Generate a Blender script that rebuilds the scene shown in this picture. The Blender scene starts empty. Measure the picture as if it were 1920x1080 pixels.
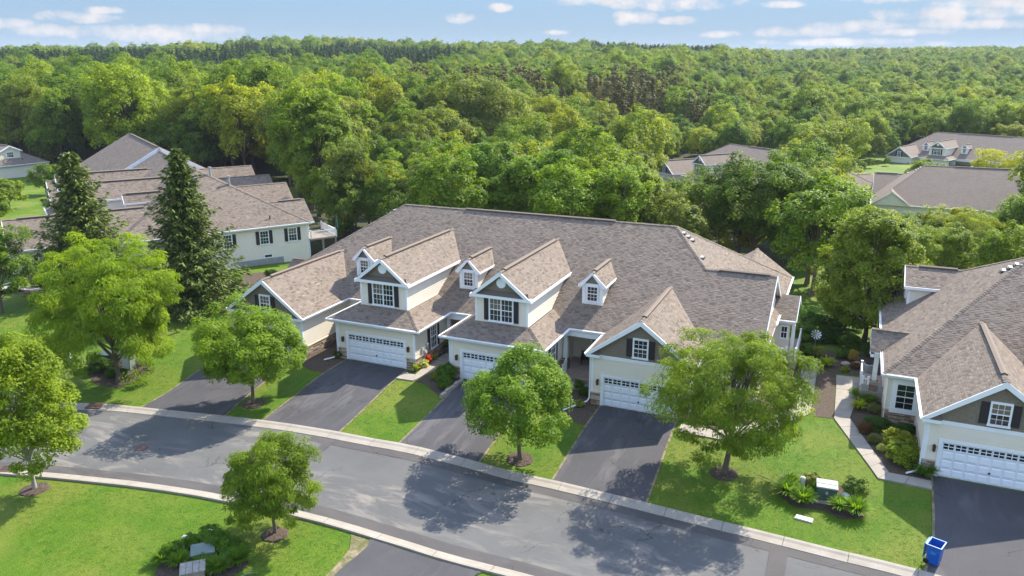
import bpy, bmesh, math, random
import numpy as np
from mathutils import Vector, Matrix

# ------------------------------------------------------------------ camera, world, sun, exposure
SC = bpy.context.scene
COL = SC.collection
cam_d = bpy.data.cameras.new('camera')
cam_d.lens = 27.84; cam_d.sensor_width = 36.0
cam_d.clip_start = 0.5; cam_d.clip_end = 20000
cam = bpy.data.objects.new('camera', cam_d); COL.objects.link(cam)
cam.location = (0, 0, 22.37)
cam.rotation_euler = (math.pi/2 - 0.282456, 0, 0.40940)
SC.camera = cam

SUN_AZ = math.radians(20.5)      # clockwise from +Y
SUN_EL = math.radians(42.0)
SKY_STRENGTH = 0.15
SC.view_settings.view_transform = 'Standard'
SC.view_settings.look = 'None'
SC.view_settings.exposure = 2.36
SC.view_settings.gamma = 1.0
SC.view_settings.use_curve_mapping = False

sd = bpy.data.lights.new('sun', 'SUN'); sd.energy = 2.0; sd.angle = math.radians(0.55); sd.color = (1.0, 0.93, 0.80)
sun = bpy.data.objects.new('sun', sd); COL.objects.link(sun)
sv = Vector((math.sin(SUN_AZ)*math.cos(SUN_EL), math.cos(SUN_AZ)*math.cos(SUN_EL), math.sin(SUN_EL)))
sun.rotation_euler = sv.to_track_quat('Z', 'Y').to_euler()
sun.location = (40, 70, 80)

class NT:
    """tiny helper to write node trees"""
    def __init__(s, tree): s.t = tree; s.n = tree.nodes; s.l = tree.links
    def new(s, typ, **kw):
        nd = s.n.new(typ)
        for k, v in kw.items(): setattr(nd, k, v)
        return nd
    def link(s, a, b): s.l.new(a, b)
    def put(s, sock, v):
        if hasattr(v, 'is_output'): s.l.new(v, sock)
        else: sock.default_value = v
    def math(s, op, a, b=0.0, c=None, clamp=False):
        nd = s.new('ShaderNodeMath', operation=op, use_clamp=clamp)
        s.put(nd.inputs[0], a); s.put(nd.inputs[1], b)
        if c is not None: s.put(nd.inputs[2], c)
        return nd.outputs[0]
    def vmath(s, op, a, b=(0, 0, 0)):
        nd = s.new('ShaderNodeVectorMath', operation=op)
        s.put(nd.inputs[0], a); s.put(nd.inputs[1], b)
        return nd.outputs[1] if op in ('LENGTH', 'DISTANCE', 'DOT_PRODUCT') else nd.outputs[0]
    def noise(s, vec, scale, detail=3.0, rough=0.55, out=0, dist=0.0):
        nd = s.new('ShaderNodeTexNoise')
        if vec is not None: s.link(vec, nd.inputs['Vector'])
        nd.inputs['Scale'].default_value = scale; nd.inputs['Detail'].default_value = detail
        nd.inputs['Roughness'].default_value = rough; nd.inputs['Distortion'].default_value = dist
        return nd.outputs[out]
    def ramp(s, fac, stops):
        nd = s.new('ShaderNodeValToRGB'); s.put(nd.inputs[0], fac)
        cr = nd.color_ramp
        while len(cr.elements) < len(stops): cr.elements.new(0.5)
        for e, (p, c) in zip(cr.elements, stops):
            e.position = p; e.color = (*c, 1) if len(c) == 3 else c
        return nd.outputs[0]
    def mix(s, f, a, b, typ='MIX'):
        nd = s.new('ShaderNodeMix', data_type='RGBA', blend_type=typ)
        s.put(nd.inputs[0], f)
        for k, v in ((6, a), (7, b)):
            if isinstance(v, tuple) and len(v) == 3: v = (*v, 1)
            s.put(nd.inputs[k], v)
        return nd.outputs[2]

def make_world():
    w = bpy.data.worlds.new('World'); SC.world = w; w.use_nodes = True
    N = NT(w.node_tree); w.node_tree.nodes.clear()
    out = N.new('ShaderNodeOutputWorld'); bg = N.new('ShaderNodeBackground')
    N.link(bg.outputs[0], out.inputs[0]); bg.inputs[1].default_value = SKY_STRENGTH
    sky = N.new('ShaderNodeTexSky', sky_type='NISHITA')
    sky.sun_disc = False; sky.sun_elevation = SUN_EL; sky.sun_rotation = SUN_AZ
    sky.altitude = 300; sky.air_density = 1.0; sky.dust_density = 0.25; sky.ozone_density = 2.0
    tc = N.new('ShaderNodeTexCoord'); d = tc.outputs['Generated']
    sep = N.new('ShaderNodeSeparateXYZ'); N.link(d, sep.inputs[0])
    az = N.math('ARCTAN2', sep.outputs[0], sep.outputs[1]); el = N.math('ARCSINE', sep.outputs[2])
    # clouds seen low over the wood: soft banks at their real bearings, plus added cover higher up
    cmb = N.new('ShaderNodeCombineXYZ'); N.link(az, cmb.inputs[0]); N.link(N.math('MULTIPLY', el, 1.15), cmb.inputs[1])
    p = cmb.outputs[0]
    n1 = N.noise(p, 30.0, 8.0, 0.60); n2 = N.noise(p, 5.0, 3.0, 0.5)
    wob = N.noise(p, 30.0, 4.0, 0.6, out=1)
    # (px,py,half width,half height) of the banks, turned into bearings
    banks = [(95,58,50,9),(150,36,55,9),(200,24,30,6),(20,48,45,9),(300,66,120,14),(380,58,70,9),(870,38,26,9),(935,20,26,7),
             (1110,6,80,10),(1250,10,110,13),(1185,38,40,12),(1270,42,34,7),(1340,66,34,6),(1452,14,38,6),(1040,63,22,4),
             (1490,62,70,9),(1590,52,70,10),(1650,4,60,7),(1770,30,110,13),(1860,12,100,10),(1700,62,60,6),(1800,48,110,8),(1762,82,22,5),(1560,80,120,6)]
    total = None
    for (px, py, hw, hh) in banks:
        a0 = math.atan2(px-960, 1546)-0.4094; e0 = (109-py)/1546*math.cos(math.atan2(px-960, 1546))
        dx = N.math('DIVIDE', N.math('SUBTRACT', az, a0), hw/1546)
        dy = N.math('DIVIDE', N.math('SUBTRACT', el, e0), hh/1546)
        r2 = N.math('ADD', N.math('MULTIPLY', dx, dx), N.math('MULTIPLY', dy, dy))
        g = N.math('SUBTRACT', 1.0, N.math('MULTIPLY', r2, 0.5), clamp=True)
        total = g if total is None else N.math('MAXIMUM', total, g)
    high = N.math('MULTIPLY', N.math('SUBTRACT', el, 0.09), 8.0, clamp=True)
    rest = N.math('MULTIPLY', N.math('MULTIPLY', N.math('SUBTRACT', n2, 0.32), 4.0, clamp=True), high)  # cover above the view, thickened to brighten and whiten the fill light
    body = N.math('MAXIMUM', total, rest)
    m = N.math('ADD', body, N.math('MULTIPLY', N.math('SUBTRACT', n1, 0.5), 3.4))
    m = N.math('MULTIPLY', N.math('SUBTRACT', m, 0.30), 1.15, clamp=True)
    m = N.math('MULTIPLY', m, N.math('MULTIPLY', body, 3.0, clamp=True))
    m = N.math('MULTIPLY', N.math('SMOOTH_MIN', m, 1.0, 0.3), 0.88)
    shade = N.noise(p, 26.0, 4.0, 0.6)
    cc = N.mix(shade, (.80, .80, .86), (1.62, 1.48, 1.38))
    # low sky painted over in dimmer blue, giving way to the sky model higher up
    lowc = N.mix(N.math('DIVIDE', el, 0.075, clamp=True), (.60, .79, .98), (.33, .57, .88))
    low_w = N.math('SUBTRACT', 1.0, N.math('POWER', N.math('MAXIMUM', N.math('DIVIDE', el, 0.42), 0.0), 2.0), clamp=True)
    low_w = N.math('MULTIPLY', low_w, 0.998)
    base = N.mix(low_w, sky.outputs[0], lowc)
    N.link(N.mix(m, base, cc), bg.inputs[0])
make_world()

# ------------------------------------------------------------------ helpers
def tag(o, label=None, cat=None, group=None, kind=None):
    if label: o['label'] = label
    if cat: o['category'] = cat
    if group: o['group'] = group
    if kind: o['kind'] = kind
    return o

def link(name, me, parent=None, loc=None, mats=()):
    o = bpy.data.objects.new(name, me); COL.objects.link(o)
    if parent is not None: o.parent = parent
    if loc is not None: o.location = loc
    for m in mats: me.materials.append(m)
    return o

def empty(name, loc, rz=0.0, label=None, cat=None, group=None, kind=None):
    o = bpy.data.objects.new(name, None); COL.objects.link(o)
    o.location = loc; o.rotation_euler = (0, 0, rz); o.empty_display_size = 0.3
    return tag(o, label, cat, group, kind)

def np_mesh(name, V, F, tint=None, smooth=False, uv=None, midx=None):
    """V (n,3), F (m,k) all of the same k"""
    V = np.asarray(V, dtype=np.float32); F = np.asarray(F, dtype=np.int32)
    me = bpy.data.meshes.new(name); k = F.shape[1]
    me.vertices.add(len(V)); me.vertices.foreach_set('co', V.ravel())
    me.loops.add(F.size); me.loops.foreach_set('vertex_index', F.ravel())
    me.polygons.add(len(F)); me.polygons.foreach_set('loop_start', np.arange(0, F.size, k, dtype=np.int32))
    me.polygons.foreach_set('use_smooth', np.full(len(F), bool(smooth)))
    if midx is not None: me.polygons.foreach_set('material_index', np.asarray(midx, dtype=np.int32))
    me.update(calc_edges=True)
    if tint is not None:
        a = me.attributes.new('tint', 'FLOAT', 'FACE'); a.data.foreach_set('value', np.asarray(tint, dtype=np.float32))
    if uv is not None:
        l = me.uv_layers.new(name='UVMap'); l.data.foreach_set('uv', np.asarray(uv, dtype=np.float32)[F.ravel()].ravel())
    return me

def ss(a, b, x):
    t = np.clip((np.asarray(x, float)-a)/(b-a), 0, 1); return t*t*(3-2*t)

def zg(x, y):
    """height of the ground"""
    x = np.asarray(x, float); y = np.asarray(y, float)
    near = -.55*ss(-24, -15.5, x)-.45*(1-ss(36, 46.5, y))+.25*ss(-1, 6, x)
    near = near - .9*ss(62, 76, y)*ss(-64, -52, x)
    near = near - 1.25*ss(-84, -72, x)*(1-ss(-57, -51, x))*ss(53, 63, y)*(1-ss(80, 90, y))
    r = np.hypot(x, y); phi = np.degrees(np.arctan2(x, y))
    back = np.maximum(ss(75, 150, y), 0)
    low = np.where(x > -60, -6.2, -6.2+5.0*ss(-60, -95, x))
    low = -1.2 + (-6.5+1.2)*ss(-95, -55, x)
    z = near*(1-back) + low*back
    hill = np.interp(phi, [-70, -55, -46.6, -41.7, -38, -31, -22, -18.3, -12.8, -7.6, -5.5, .6, 7.8, 25], [14, 13.5, 14.5, 20.5, 22, 20, 17.5, 21.5, 17.5, 11.5, 6.5, 7.5, 9, 9])
    hill = hill + 1.6*np.sin(x*.013+1.3)+1.3*np.sin(x*.031+y*.007)
    t = np.clip((r-230)/(880-230), 0, 1)
    z = z + (hill-low)*t**1.35*back
    far = ss(900, 1500, r)
    z = z*(1-far) + far*(10+6*np.sin(x*.0021+.5)+5*np.sin(y*.0017))
    return z

def gz(x, y): return float(zg(x, y))

# ------------------------------------------------------------------ materials
def mat(name, build=None, color=(.5, .5, .5), rough=.7, spec=.3, metal=0.0):
    m = bpy.data.materials.new(name); m.use_nodes = True
    N = NT(m.node_tree); b = N.n['Principled BSDF']
    b.inputs['Base Color'].default_value = (*color, 1); b.inputs['Roughness'].default_value = rough
    b.inputs['Specular IOR Level'].default_value = spec; b.inputs['Metallic'].default_value = metal
    if build: build(N, b)
    return m

def bump(N, b, h, dist=.02, strength=.6):
    n = N.new('ShaderNodeBump'); n.inputs['Distance'].default_value = dist; n.inputs['Strength'].default_value = strength
    N.link(h, n.inputs['Height']); N.link(n.outputs[0], b.inputs['Normal'])

def pos(N): return N.new('ShaderNodeNewGeometry').outputs['Position']
def obj_co(N): return N.new('ShaderNodeTexCoord').outputs['Object']

def speckled(c1, c2, scale, scale2=None, c3=None, bump_d=0, rough=.8, detail=4, object_space=True, bump_scale=None):
    def f(N, b):
        p = obj_co(N) if object_space else pos(N)
        n = N.noise(p, scale, detail, .6)
        c = N.ramp(n, [(.32, c1), (.68, c2)])
        if scale2:
            m = N.noise(p, scale2, 3, .6)
            c = N.mix(N.ramp(m, [(.45, (0, 0, 0)), (.62, (1, 1, 1))]), c, c3)
        N.link(c, b.inputs['Base Color'])
        if bump_d: bump(N, b, N.noise(p, bump_scale or scale*2, 4, .6), bump_d)
    return f

M = {}
M['cream'] = mat('cream_siding', speckled((.715, .64, .515), (.77, .695, .57), 1.3, 40, (.74, .665, .54), .002), rough=.6)
M['taupe'] = mat('taupe_shake', speckled((.16, .128, .092), (.25, .205, .15), 9, 30, (.20, .165, .12), .006), rough=.85)
M['white'] = mat('white_trim', speckled((.76, .77, .77), (.84, .84, .83), .8), rough=.45)
M['door_white'] = mat('white_door_paint', speckled((.78, .80, .82), (.84, .85, .86), 1.5), rough=.4)
M['shutter'] = mat('dark_shutter', speckled((.022, .018, .020), (.035, .028, .03), 20), rough=.55)
M['glass'] = mat('window_glass', None, (.012, .016, .018), .04, .6)
M['bronze'] = mat('lantern_bronze', speckled((.06, .03, .018), (.12, .06, .035), 30), rough=.5, metal=.3)
M['glass_green'] = mat('window_glass_painted_tree_reflection', None, (.02, .035, .022), .06, .6)  # green of mirrored trees put into the base colour
M['glass_blind'] = mat('window_glass_with_blind', None, (.16, .13, .09), .10, .6)
M['dark_metal'] = mat('dark_metal', None, (.03, .03, .03), .45, .5, .6)
M['grey_metal'] = mat('grey_metal', speckled((.32, .33, .33), (.42, .43, .43), 6), rough=.45, metal=.3)
M['mortar'] = mat('mortar', speckled((.10, .085, .07), (.17, .15, .125), 8), rough=.95)
STONE = [mat('stone_%s' % n, speckled(a, c, 14, 5, d, .012), rough=.9) for n, a, c, d in (
    ('tan', (.30, .22, .15), (.42, .33, .23), (.36, .25, .16)), ('rust', (.24, .13, .08), (.36, .21, .13), (.30, .16, .10)),
    ('buff', (.40, .33, .25), (.52, .45, .35), (.44, .36, .27)), ('grey', (.20, .175, .155), (.30, .27, .24), (.24, .21, .18)),
    ('brown', (.15, .10, .07), (.25, .17, .12), (.2, .13, .09)))]
M['concrete'] = mat('concrete', speckled((.255, .225, .185), (.345, .305, .255), 1.1, 14, (.285, .25, .205), .004), rough=.9)
M['foundation'] = mat('foundation', speckled((.25, .25, .25), (.33, .33, .32), 2), rough=.9)
M['mulch'] = mat('mulch', speckled((.028, .018, .013), (.075, .052, .038), 9, 16, (.13, .095, .065), .05, .95, 6, False, 22), rough=.95)
M['soil'] = mat('dry_edge', speckled((.16, .13, .075), (.27, .22, .14), 5, 2, (.10, .10, .035), .01, .95, 5, False), rough=.95)
M['bark'] = mat('bark', speckled((.10, .075, .055), (.21, .165, .125), 12, 30, (.07, .052, .04), .02), rough=.95)
M['pale_bark'] = mat('pale_bark', speckled((.28, .24, .20), (.40, .35, .30), 10, 30, (.2, .17, .14), .012), rough=.9)
M['plastic_blue'] = mat('blue_plastic', speckled((.004, .075, .36), (.006, .095, .43), 3), rough=.38, spec=.4)
M['blue_lid'] = mat('bright_blue_plastic', None, (.005, .20, .42), .35, .4)
M['util_green'] = mat('green_cabinet_paint', speckled((.045, .075, .06), (.06, .095, .075), 5), rough=.5)
M['util_top'] = mat('pale_cabinet_top', speckled((.25, .265, .23), (.32, .33, .29), 4), rough=.5)  # lids in lighter paint than the cabinet bodies
M['pale_plastic'] = mat('pale_plastic', speckled((.52, .53, .46), (.62, .62, .55), 6), rough=.5)
M['rust_iron'] = mat('rusty_iron', speckled((.09, .05, .035), (.17, .10, .075), 12), rough=.8)
M['rock'] = mat('pale_rock', speckled((.28, .23, .19), (.46, .40, .34), 3, 9, (.34, .27, .22), .05), rough=.95)
M['red_flower'] = mat('orange_red_petals', speckled((.45, .05, .012), (.62, .12, .02), 10), rough=.6)
M['pot'] = mat('dark_planter', speckled((.05, .045, .042), (.09, .08, .075), 8), rough=.6)
M['deck_wood'] = mat('deck_boards', speckled((.25, .19, .14), (.33, .26, .2), 3), rough=.8)
M['porch_floor'] = mat('porch_boards', speckled((.30, .24, .19), (.38, .31, .25), 3), rough=.8)
M['umbrella_green'] = mat('green_canvas', None, (.02, .09, .07), .8)

def asphalt(name, c1, c2, worn, amt, streak=False):
    def f(N, b):
        p = pos(N)
        fine = N.noise(p, 22, 5, .7); grain = N.noise(p, 80, 2, .7)
        c = N.ramp(fine, [(.3, c1), (.7, c2)])
        c = N.mix(N.math('MULTIPLY', N.math('SUBTRACT', grain, .5), 1.0, clamp=True), c, tuple(min(1, v*2.6) for v in c2))
        mp = N.new('ShaderNodeMapping'); N.link(p, mp.inputs[0])
        mp.inputs['Scale'].default_value = (.16, .5, .3) if not streak else (.7, .12, .3)
        mp.inputs['Rotation'].default_value = (0, 0, .12)
        w = N.noise(mp.outputs[0], 2.0, 8, .68, dist=.6)
        w2 = N.noise(p, .16, 3, .5)
        wm = N.math('MULTIPLY', N.ramp(w, [(.49, (0, 0, 0)), (.60, (1, 1, 1))]), N.ramp(w2, [(.38, (0, 0, 0)), (.58, (1, 1, 1))]))
        c = N.mix(N.math('MULTIPLY', wm, amt), c, worn)
        big = N.noise(p, .35, 3, .6)
        c = N.mix(N.math('MULTIPLY', N.ramp(big, [(.35, (0, 0, 0)), (.7, (1, 1, 1))]), .35), c, tuple(v*1.5 for v in c2))
        # fine meandering cracks, only here and there
        wv = N.vmath('ADD', p, N.vmath('SCALE', N.noise(p, .9, 4, .6, out=1)))
        wv.node.inputs[1].links[0].from_node.inputs['Scale'].default_value = 1.6
        vo = N.new('ShaderNodeTexVoronoi', feature='DISTANCE_TO_EDGE'); N.link(wv, vo.inputs['Vector']); vo.inputs['Scale'].default_value = .22
        ck = N.math('MULTIPLY', N.math('LESS_THAN', vo.outputs['Distance'], .0045), N.ramp(N.noise(p, .25, 2, .5), [(.48, (0, 0, 0)), (.56, (1, 1, 1))]))
        c = N.mix(N.math('MULTIPLY', ck, .75), c, tuple(v*.35 for v in c1))
        N.link(c, b.inputs['Base Color']); bump(N, b, fine, .008, .5)
    return mat(name, f, rough=.85, spec=.25)
M['road'] = asphalt('road_asphalt', (.074, .073, .071), (.102, .100, .096), (.22, .195, .165), .9)
M['gutter_asphalt'] = asphalt('patched_asphalt', (.055, .050, .048), (.080, .073, .070), (.15, .135, .12), .3)
M['drive'] = asphalt('driveway_asphalt', (.042, .040, .043), (.066, .063, .066), (.14, .13, .13), .5, True)

def lawn_mat():
    def f(N, b):
        p = pos(N)
        n1 = N.noise(p, .22, 4, .6); n2 = N.noise(p, 1.4, 5, .65); n3 = N.noise(p, 13, 4, .7); n4 = N.noise(p, 48, 2, .7)
        mp = N.new('ShaderNodeMapping'); N.link(p, mp.inputs[0]); mp.inputs['Rotation'].default_value = (0, 0, .5); mp.inputs['Scale'].default_value = (3.0, .5, 1)
        n5 = N.noise(mp.outputs[0], 1.6, 4, .65)
        c = N.ramp(n2, [(.28, (.050, .125, .005)), (.5, (.072, .155, .006)), (.72, (.110, .185, .010))])
        c = N.mix(N.math('MULTIPLY', N.ramp(n1, [(.42, (0, 0, 0)), (.62, (1, 1, 1))]), .9), c, (.200, .205, .035))
        c = N.mix(N.ramp(n5, [(.45, (0, 0, 0)), (.70, (.8, .8, .8))]), c, (.140, .190, .016))
        c = N.mix(N.ramp(n3, [(.35, (.75, .75, .75)), (.6, (0, 0, 0))]), c, (.042, .105, .004))
        c = N.mix(N.ramp(n4, [(.52, (0, 0, 0)), (.75, (.5, .5, .5))]), c, (.16, .22, .03))
        # woods floor beyond the gardens
        N.link(c, b.inputs['Base Color'])
        h = N.math('ADD', n3, N.math('MULTIPLY', n4, .7)); bump(N, b, h, .06, .8)
    return mat('lawn_grass', f, rough=.8, spec=.15)
M['lawn'] = lawn_mat()
M['floor'] = mat('woodland_floor', speckled((.018, .03, .008), (.045, .06, .018), 1.2, 4, (.05, .04, .022), .1, .95, 5, False), rough=.95)

def grass_blade():
    def f(N, b):
        at = N.new('ShaderNodeObjectInfo')
        n2 = N.noise(N.new('ShaderNodeObjectInfo').outputs['Location'], .35, 4, .6)
        c = N.ramp(at.outputs['Random'], [(0, (.060, .150, .005)), (.5, (.085, .185, .007)), (.85, (.12, .215, .012)), (1, (.18, .22, .03))])
        c = N.mix(N.ramp(n2, [(.45, (0, 0, 0)), (.7, (.7, .7, .7))]), c, (.165, .215, .02))
        N.link(c, b.inputs['Base Color'])
    return mat('grass_blade', f, rough=.6, spec=.2)
M['blade'] = grass_blade()

def shingle_mat(tabs):
    def f(N, b):
        if tabs:
            at = N.new('ShaderNodeAttribute'); at.attribute_name = 'tint'
            t = at.outputs['Fac']
            p = obj_co(N)
            c = N.ramp(t, [(0, (.100, .077, .059)), (.35, (.180, .141, .108)), (.7, (.230, .182, .139)), (1, (.287, .23, .178))])
            g = N.noise(p, 60, 3, .7)
            c = N.mix(N.math('MULTIPLY', g, .3), c, (.19, .152, .124))
            big = N.noise(p, .7, 4, .6)
            c = N.mix(N.ramp(big, [(.35, (.25, .25, .25)), (.65, (0, 0, 0))]), c, (.19, .15, .115))
        else:
            uv = N.new('ShaderNodeTexCoord').outputs['UV']
            br = N.new('ShaderNodeTexBrick'); N.link(uv, br.inputs[0])
            br.offset = .37; br.inputs['Scale'].default_value = 1; br.inputs['Brick Width'].default_value = .31; br.inputs['Row Height'].default_value = .145
            br.inputs['Mortar Size'].default_value = .012; br.inputs['Bias'].default_value = -.2
            br.inputs['Color1'].default_value = (.230, .182, .139, 1); br.inputs['Color2'].default_value = (.174, .136, .104, 1); br.inputs['Mortar'].default_value = (.11, .086, .072, 1)
            c = br.outputs[0]
            big = N.noise(obj_co(N), .7, 4, .6)
            c = N.mix(N.ramp(big, [(.35, (.4, .4, .4)), (.65, (0, 0, 0))]), c, (.23, .188, .16))
            g = N.noise(obj_co(N), 30, 3, .7)
        N.link(c, b.inputs['Base Color'])
    return mat('shingle_tab' if tabs else 'shingle_course', f, rough=.9, spec=.2)
M['shingle'] = shingle_mat(False); M['tab'] = shingle_mat(True)

def leaf_mat(name, mode, trans=.5, rough=.55):
    m = bpy.data.materials.new(name); m.use_nodes = True
    N = NT(m.node_tree); b = N.n['Principled BSDF']; out = N.n['Material Output']
    at = N.new('ShaderNodeAttribute'); at.attribute_name = 'tint'
    oi = N.new('ShaderNodeObjectInfo')
    if mode == 'object':
        base = oi.outputs['Color']
    else:
        base = N.ramp(oi.outputs['Random'], mode)
    hs = N.new('ShaderNodeHueSaturation')
    N.link(base, hs.inputs['Color'])
    t = at.outputs['Fac']
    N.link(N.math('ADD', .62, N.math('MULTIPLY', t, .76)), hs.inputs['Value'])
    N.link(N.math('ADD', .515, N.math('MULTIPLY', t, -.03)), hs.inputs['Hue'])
    c = N.mix(1.0, hs.outputs[0], (1.85, 1.72, .62), 'MULTIPLY')
    N.link(c, b.inputs['Base Color']); b.inputs['Roughness'].default_value = rough; b.inputs['Specular IOR Level'].default_value = .2
    tr = N.new('ShaderNodeBsdfTranslucent')
    N.link(N.mix(1.0, c, (1.55, 1.5, .45), 'MULTIPLY'), tr.inputs[0])
    mx = N.new('ShaderNodeMixShader'); mx.inputs[0].default_value = trans
    N.link(b.outputs[0], mx.inputs[1]); N.link(tr.outputs[0], mx.inputs[2]); N.link(mx.outputs[0], out.inputs[0])
    return m
M['leaf'] = leaf_mat('leaves', 'object')
M['needle'] = leaf_mat('needles', 'object', .12, .6)
M['leaf_far'] = leaf_mat('far_leaves', [(0, (.045, .092, .016)), (.2, (.070, .125, .024)), (.5, (.092, .145, .032)), (.72, (.125, .175, .028)), (.88, (.10, .13, .055)), (1, (.16, .195, .03))])
M['needle_far'] = leaf_mat('far_needles', [(0, (.014, .038, .016)), (.5, (.022, .052, .020)), (1, (.035, .07, .025))], .1, .6)
M['needle_brown'] = leaf_mat('brown_needles', [(0, (.060, .058, .030)), (.35, (.076, .074, .036)), (.7, (.088, .076, .042)), (1, (.062, .075, .030))], .1, .6)

# ------------------------------------------------------------------ ground sheets
RNG = np.random.default_rng(7)
def axis(lo, fine_lo, fine_hi, hi, step):
    a = list(np.arange(fine_lo, fine_hi+.01, step)); s = step; v = fine_hi
    while v < hi: s *= 1.17; v += s; a.append(v)
    s = step; v = fine_lo; pre = []
    while v > lo: s *= 1.17; v -= s; pre.append(v)
    return np.array(pre[::-1]+a)

def build_terrain():
    xs = axis(-6000, -112, 44, 6000, 1.5); ys = axis(-300, 8, 112, 9000, 1.5)
    X, Y = np.meshgrid(xs, ys); Z = zg(X, Y)
    V = np.stack([X.ravel(), Y.ravel(), Z.ravel()], 1)
    nx, ny = len(xs), len(ys)
    i, j = np.meshgrid(np.arange(nx-1), np.arange(ny-1)); a = (j*nx+i).ravel()
    F = np.stack([a, a+1, a+1+nx, a+nx], 1)
    cx = V[F].mean(1)
    woods = ((cx[:, 1] > 79) & ~((cx[:, 0] < -84) & (cx[:, 1] < 118)) & ~((cx[:, 0] > -7) & (cx[:, 1] < 290)))
    me = np_mesh('ground', V, F, smooth=True, midx=woods.astype(int))
    o = link('ground', me, mats=[M['lawn'], M['floor']])
    tag(o, 'mown green lawns and woodland floor around the houses', None, None, 'structure')
build_terrain()

def drape(name, poly, off, material, parent=None, thick=0.0, step=1.5):
    bm = bmesh.new()
    vs = [bm.verts.new((x, y, 0)) for x, y in poly]
    f = bm.faces.new(vs)
    if f.normal.z < 0 or True:
        bm.normal_update()
        if bm.faces[:][0].normal.z < 0: bmesh.ops.reverse_faces(bm, faces=bm.faces[:])
    bmesh.ops.triangulate(bm, faces=bm.faces[:])
    P = np.array(poly)
    for ax in (0, 1):
        lo, hi = P[:, ax].min(), P[:, ax].max()
        for v in np.arange(math.ceil(lo/step)*step, hi, step):
            co = [0, 0, 0]; no = [0, 0, 0]; co[ax] = v; no[ax] = 1
            bmesh.ops.bisect_plane(bm, geom=bm.verts[:]+bm.edges[:]+bm.faces[:], dist=1e-5, plane_co=co, plane_no=no)
    if thick:
        r = bmesh.ops.extrude_face_region(bm, geom=bm.faces[:])
        top = {v for v in r['geom'] if isinstance(v, bmesh.types.BMVert)}
        for v in bm.verts: v.co.z = gz(v.co.x, v.co.y)+off+(0 if v in top else -thick)
    else:
        for v in bm.verts: v.co.z = gz(v.co.x, v.co.y)+off
    bmesh.ops.recalc_face_normals(bm, faces=bm.faces[:])
    if not thick and sum(f.normal.z for f in bm.faces) < 0: bmesh.ops.reverse_faces(bm, faces=bm.faces[:])
    me = bpy.data.meshes.new(name); bm.to_mesh(me); bm.free()
    return link(name, me, parent, mats=[material])

def resample(pl, step):
    P = np.array(pl, float); d = np.r_[0, np.cumsum(np.hypot(*np.diff(P, axis=0).T))]
    n = max(1, round(d[-1]/step)); t = np.linspace(0, d[-1], n+1)
    return np.stack([np.interp(t, d, P[:, 0]), np.interp(t, d, P[:, 1])], 1)

FAR_BACK = [(-70, 20.5), (-62, 26.0), (-54, 30.6), (-49.5, 33.0), (-46.98, 34.1), (-45.18, 34.7), (-42.68, 35.2), (-39.33, 35.85), (-36.67, 36.4), (-33.84, 36.89), (-31.39, 37.2), (-28.34, 37.45), (-25.5, 37.55), (-21.25, 37.85), (-18.71, 38.05), (-13.99, 38.12), (-9.44, 37.97), (-5.35, 37.75), (-1.7, 37.6), (.29, 37.45), (3.25, 37.12), (5, 36.9), (12, 35.9), (24, 33.2), (40, 28)]
FAR_FRONT = [(-69.6, 19.7), (-61.6, 25.2), (-53.6, 29.8), (-49.2, 32.2), (-46.4, 33.35), (-44.46, 34.02), (-42.31, 34.5), (-39.1, 35.08), (-36.5, 35.62), (-33.7, 36.08), (-31.3, 36.38), (-28.3, 36.62), (-25.5, 36.72), (-21.3, 37.02), (-18.71, 37.24), (-13.99, 37.32), (-9.44, 37.18), (-5.35, 36.97), (-1.75, 36.83), (.25, 36.68), (3.2, 36.35), (4.9, 36.12), (11.85, 35.1), (23.7, 32.45), (39.6, 27.3)]
NEAR_ROAD = [(-62, 13.5), (-54, 20.5), (-48, 23.9), (-43.54, 25.85), (-39.4, 26.97), (-35.28, 27.91), (-32.8, 28.36), (-30.78, 28.66), (-25.87, 29.1), (-22.61, 29.25), (-20.33, 29.4), (-18.67, 29.55), (-12.18, 29.7), (-5, 29.55), (5, 28.5), (14, 26.9), (30, 22.5), (40, 18.5)]
NEAR_LAWN = [(-61.5, 13.0), (-53.6, 20.0), (-47.7, 23.35), (-43.3, 25.28), (-39.2, 26.38), (-35.1, 27.32), (-32.7, 27.77), (-30.7, 28.06), (-25.8, 28.5), (-22.55, 28.65), (-20.3, 28.8), (-18.6, 28.95), (-12.15, 29.1), (-5.05, 28.95), (4.92, 27.9), (13.85, 26.3), (29.8, 21.9), (39.8, 17.9)]
road = drape('road', FAR_FRONT+NEAR_ROAD[::-1], .02, M['road']); tag(road, 'grey asphalt street worn pale in patches', None, None, 'structure')
def band(line, w0, w1, sgn):
    P = np.array(line); T = np.gradient(P, axis=0); T /= np.hypot(T[:, 0], T[:, 1])[:, None]; Nn = np.stack([-T[:, 1], T[:, 0]], 1)*sgn
    return [tuple(p) for p in P+Nn*w0]+[tuple(p) for p in (P+Nn*w1)[::-1]]
for nm, ln, sg, w in (('road_gutter_band', resample(NEAR_ROAD, 2)[2:-6], 1, .78), ('road_gutter_band', resample(FAR_FRONT, 2)[22:-4], -1, .7)):
    o = drape(nm, band(ln, .01, w, sg), .032, M['gutter_asphalt']); tag(o, 'darker patched asphalt strip along the kerb', None, None, 'structure')
for nm, poly in (('road_patch', [(-28.3, 36.55), (-27.75, 36.6), (-27.2, 29.2), (-27.75, 29.15)]), ('road_patch', [(-1.85, 36.8), (-1.0, 36.75), (-.9, 29.1), (-1.75, 29.2)])):
    o = drape(nm, poly, .042, M['gutter_asphalt']); tag(o, 'narrow dark asphalt repair crossing the street', None, None, 'structure')

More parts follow.
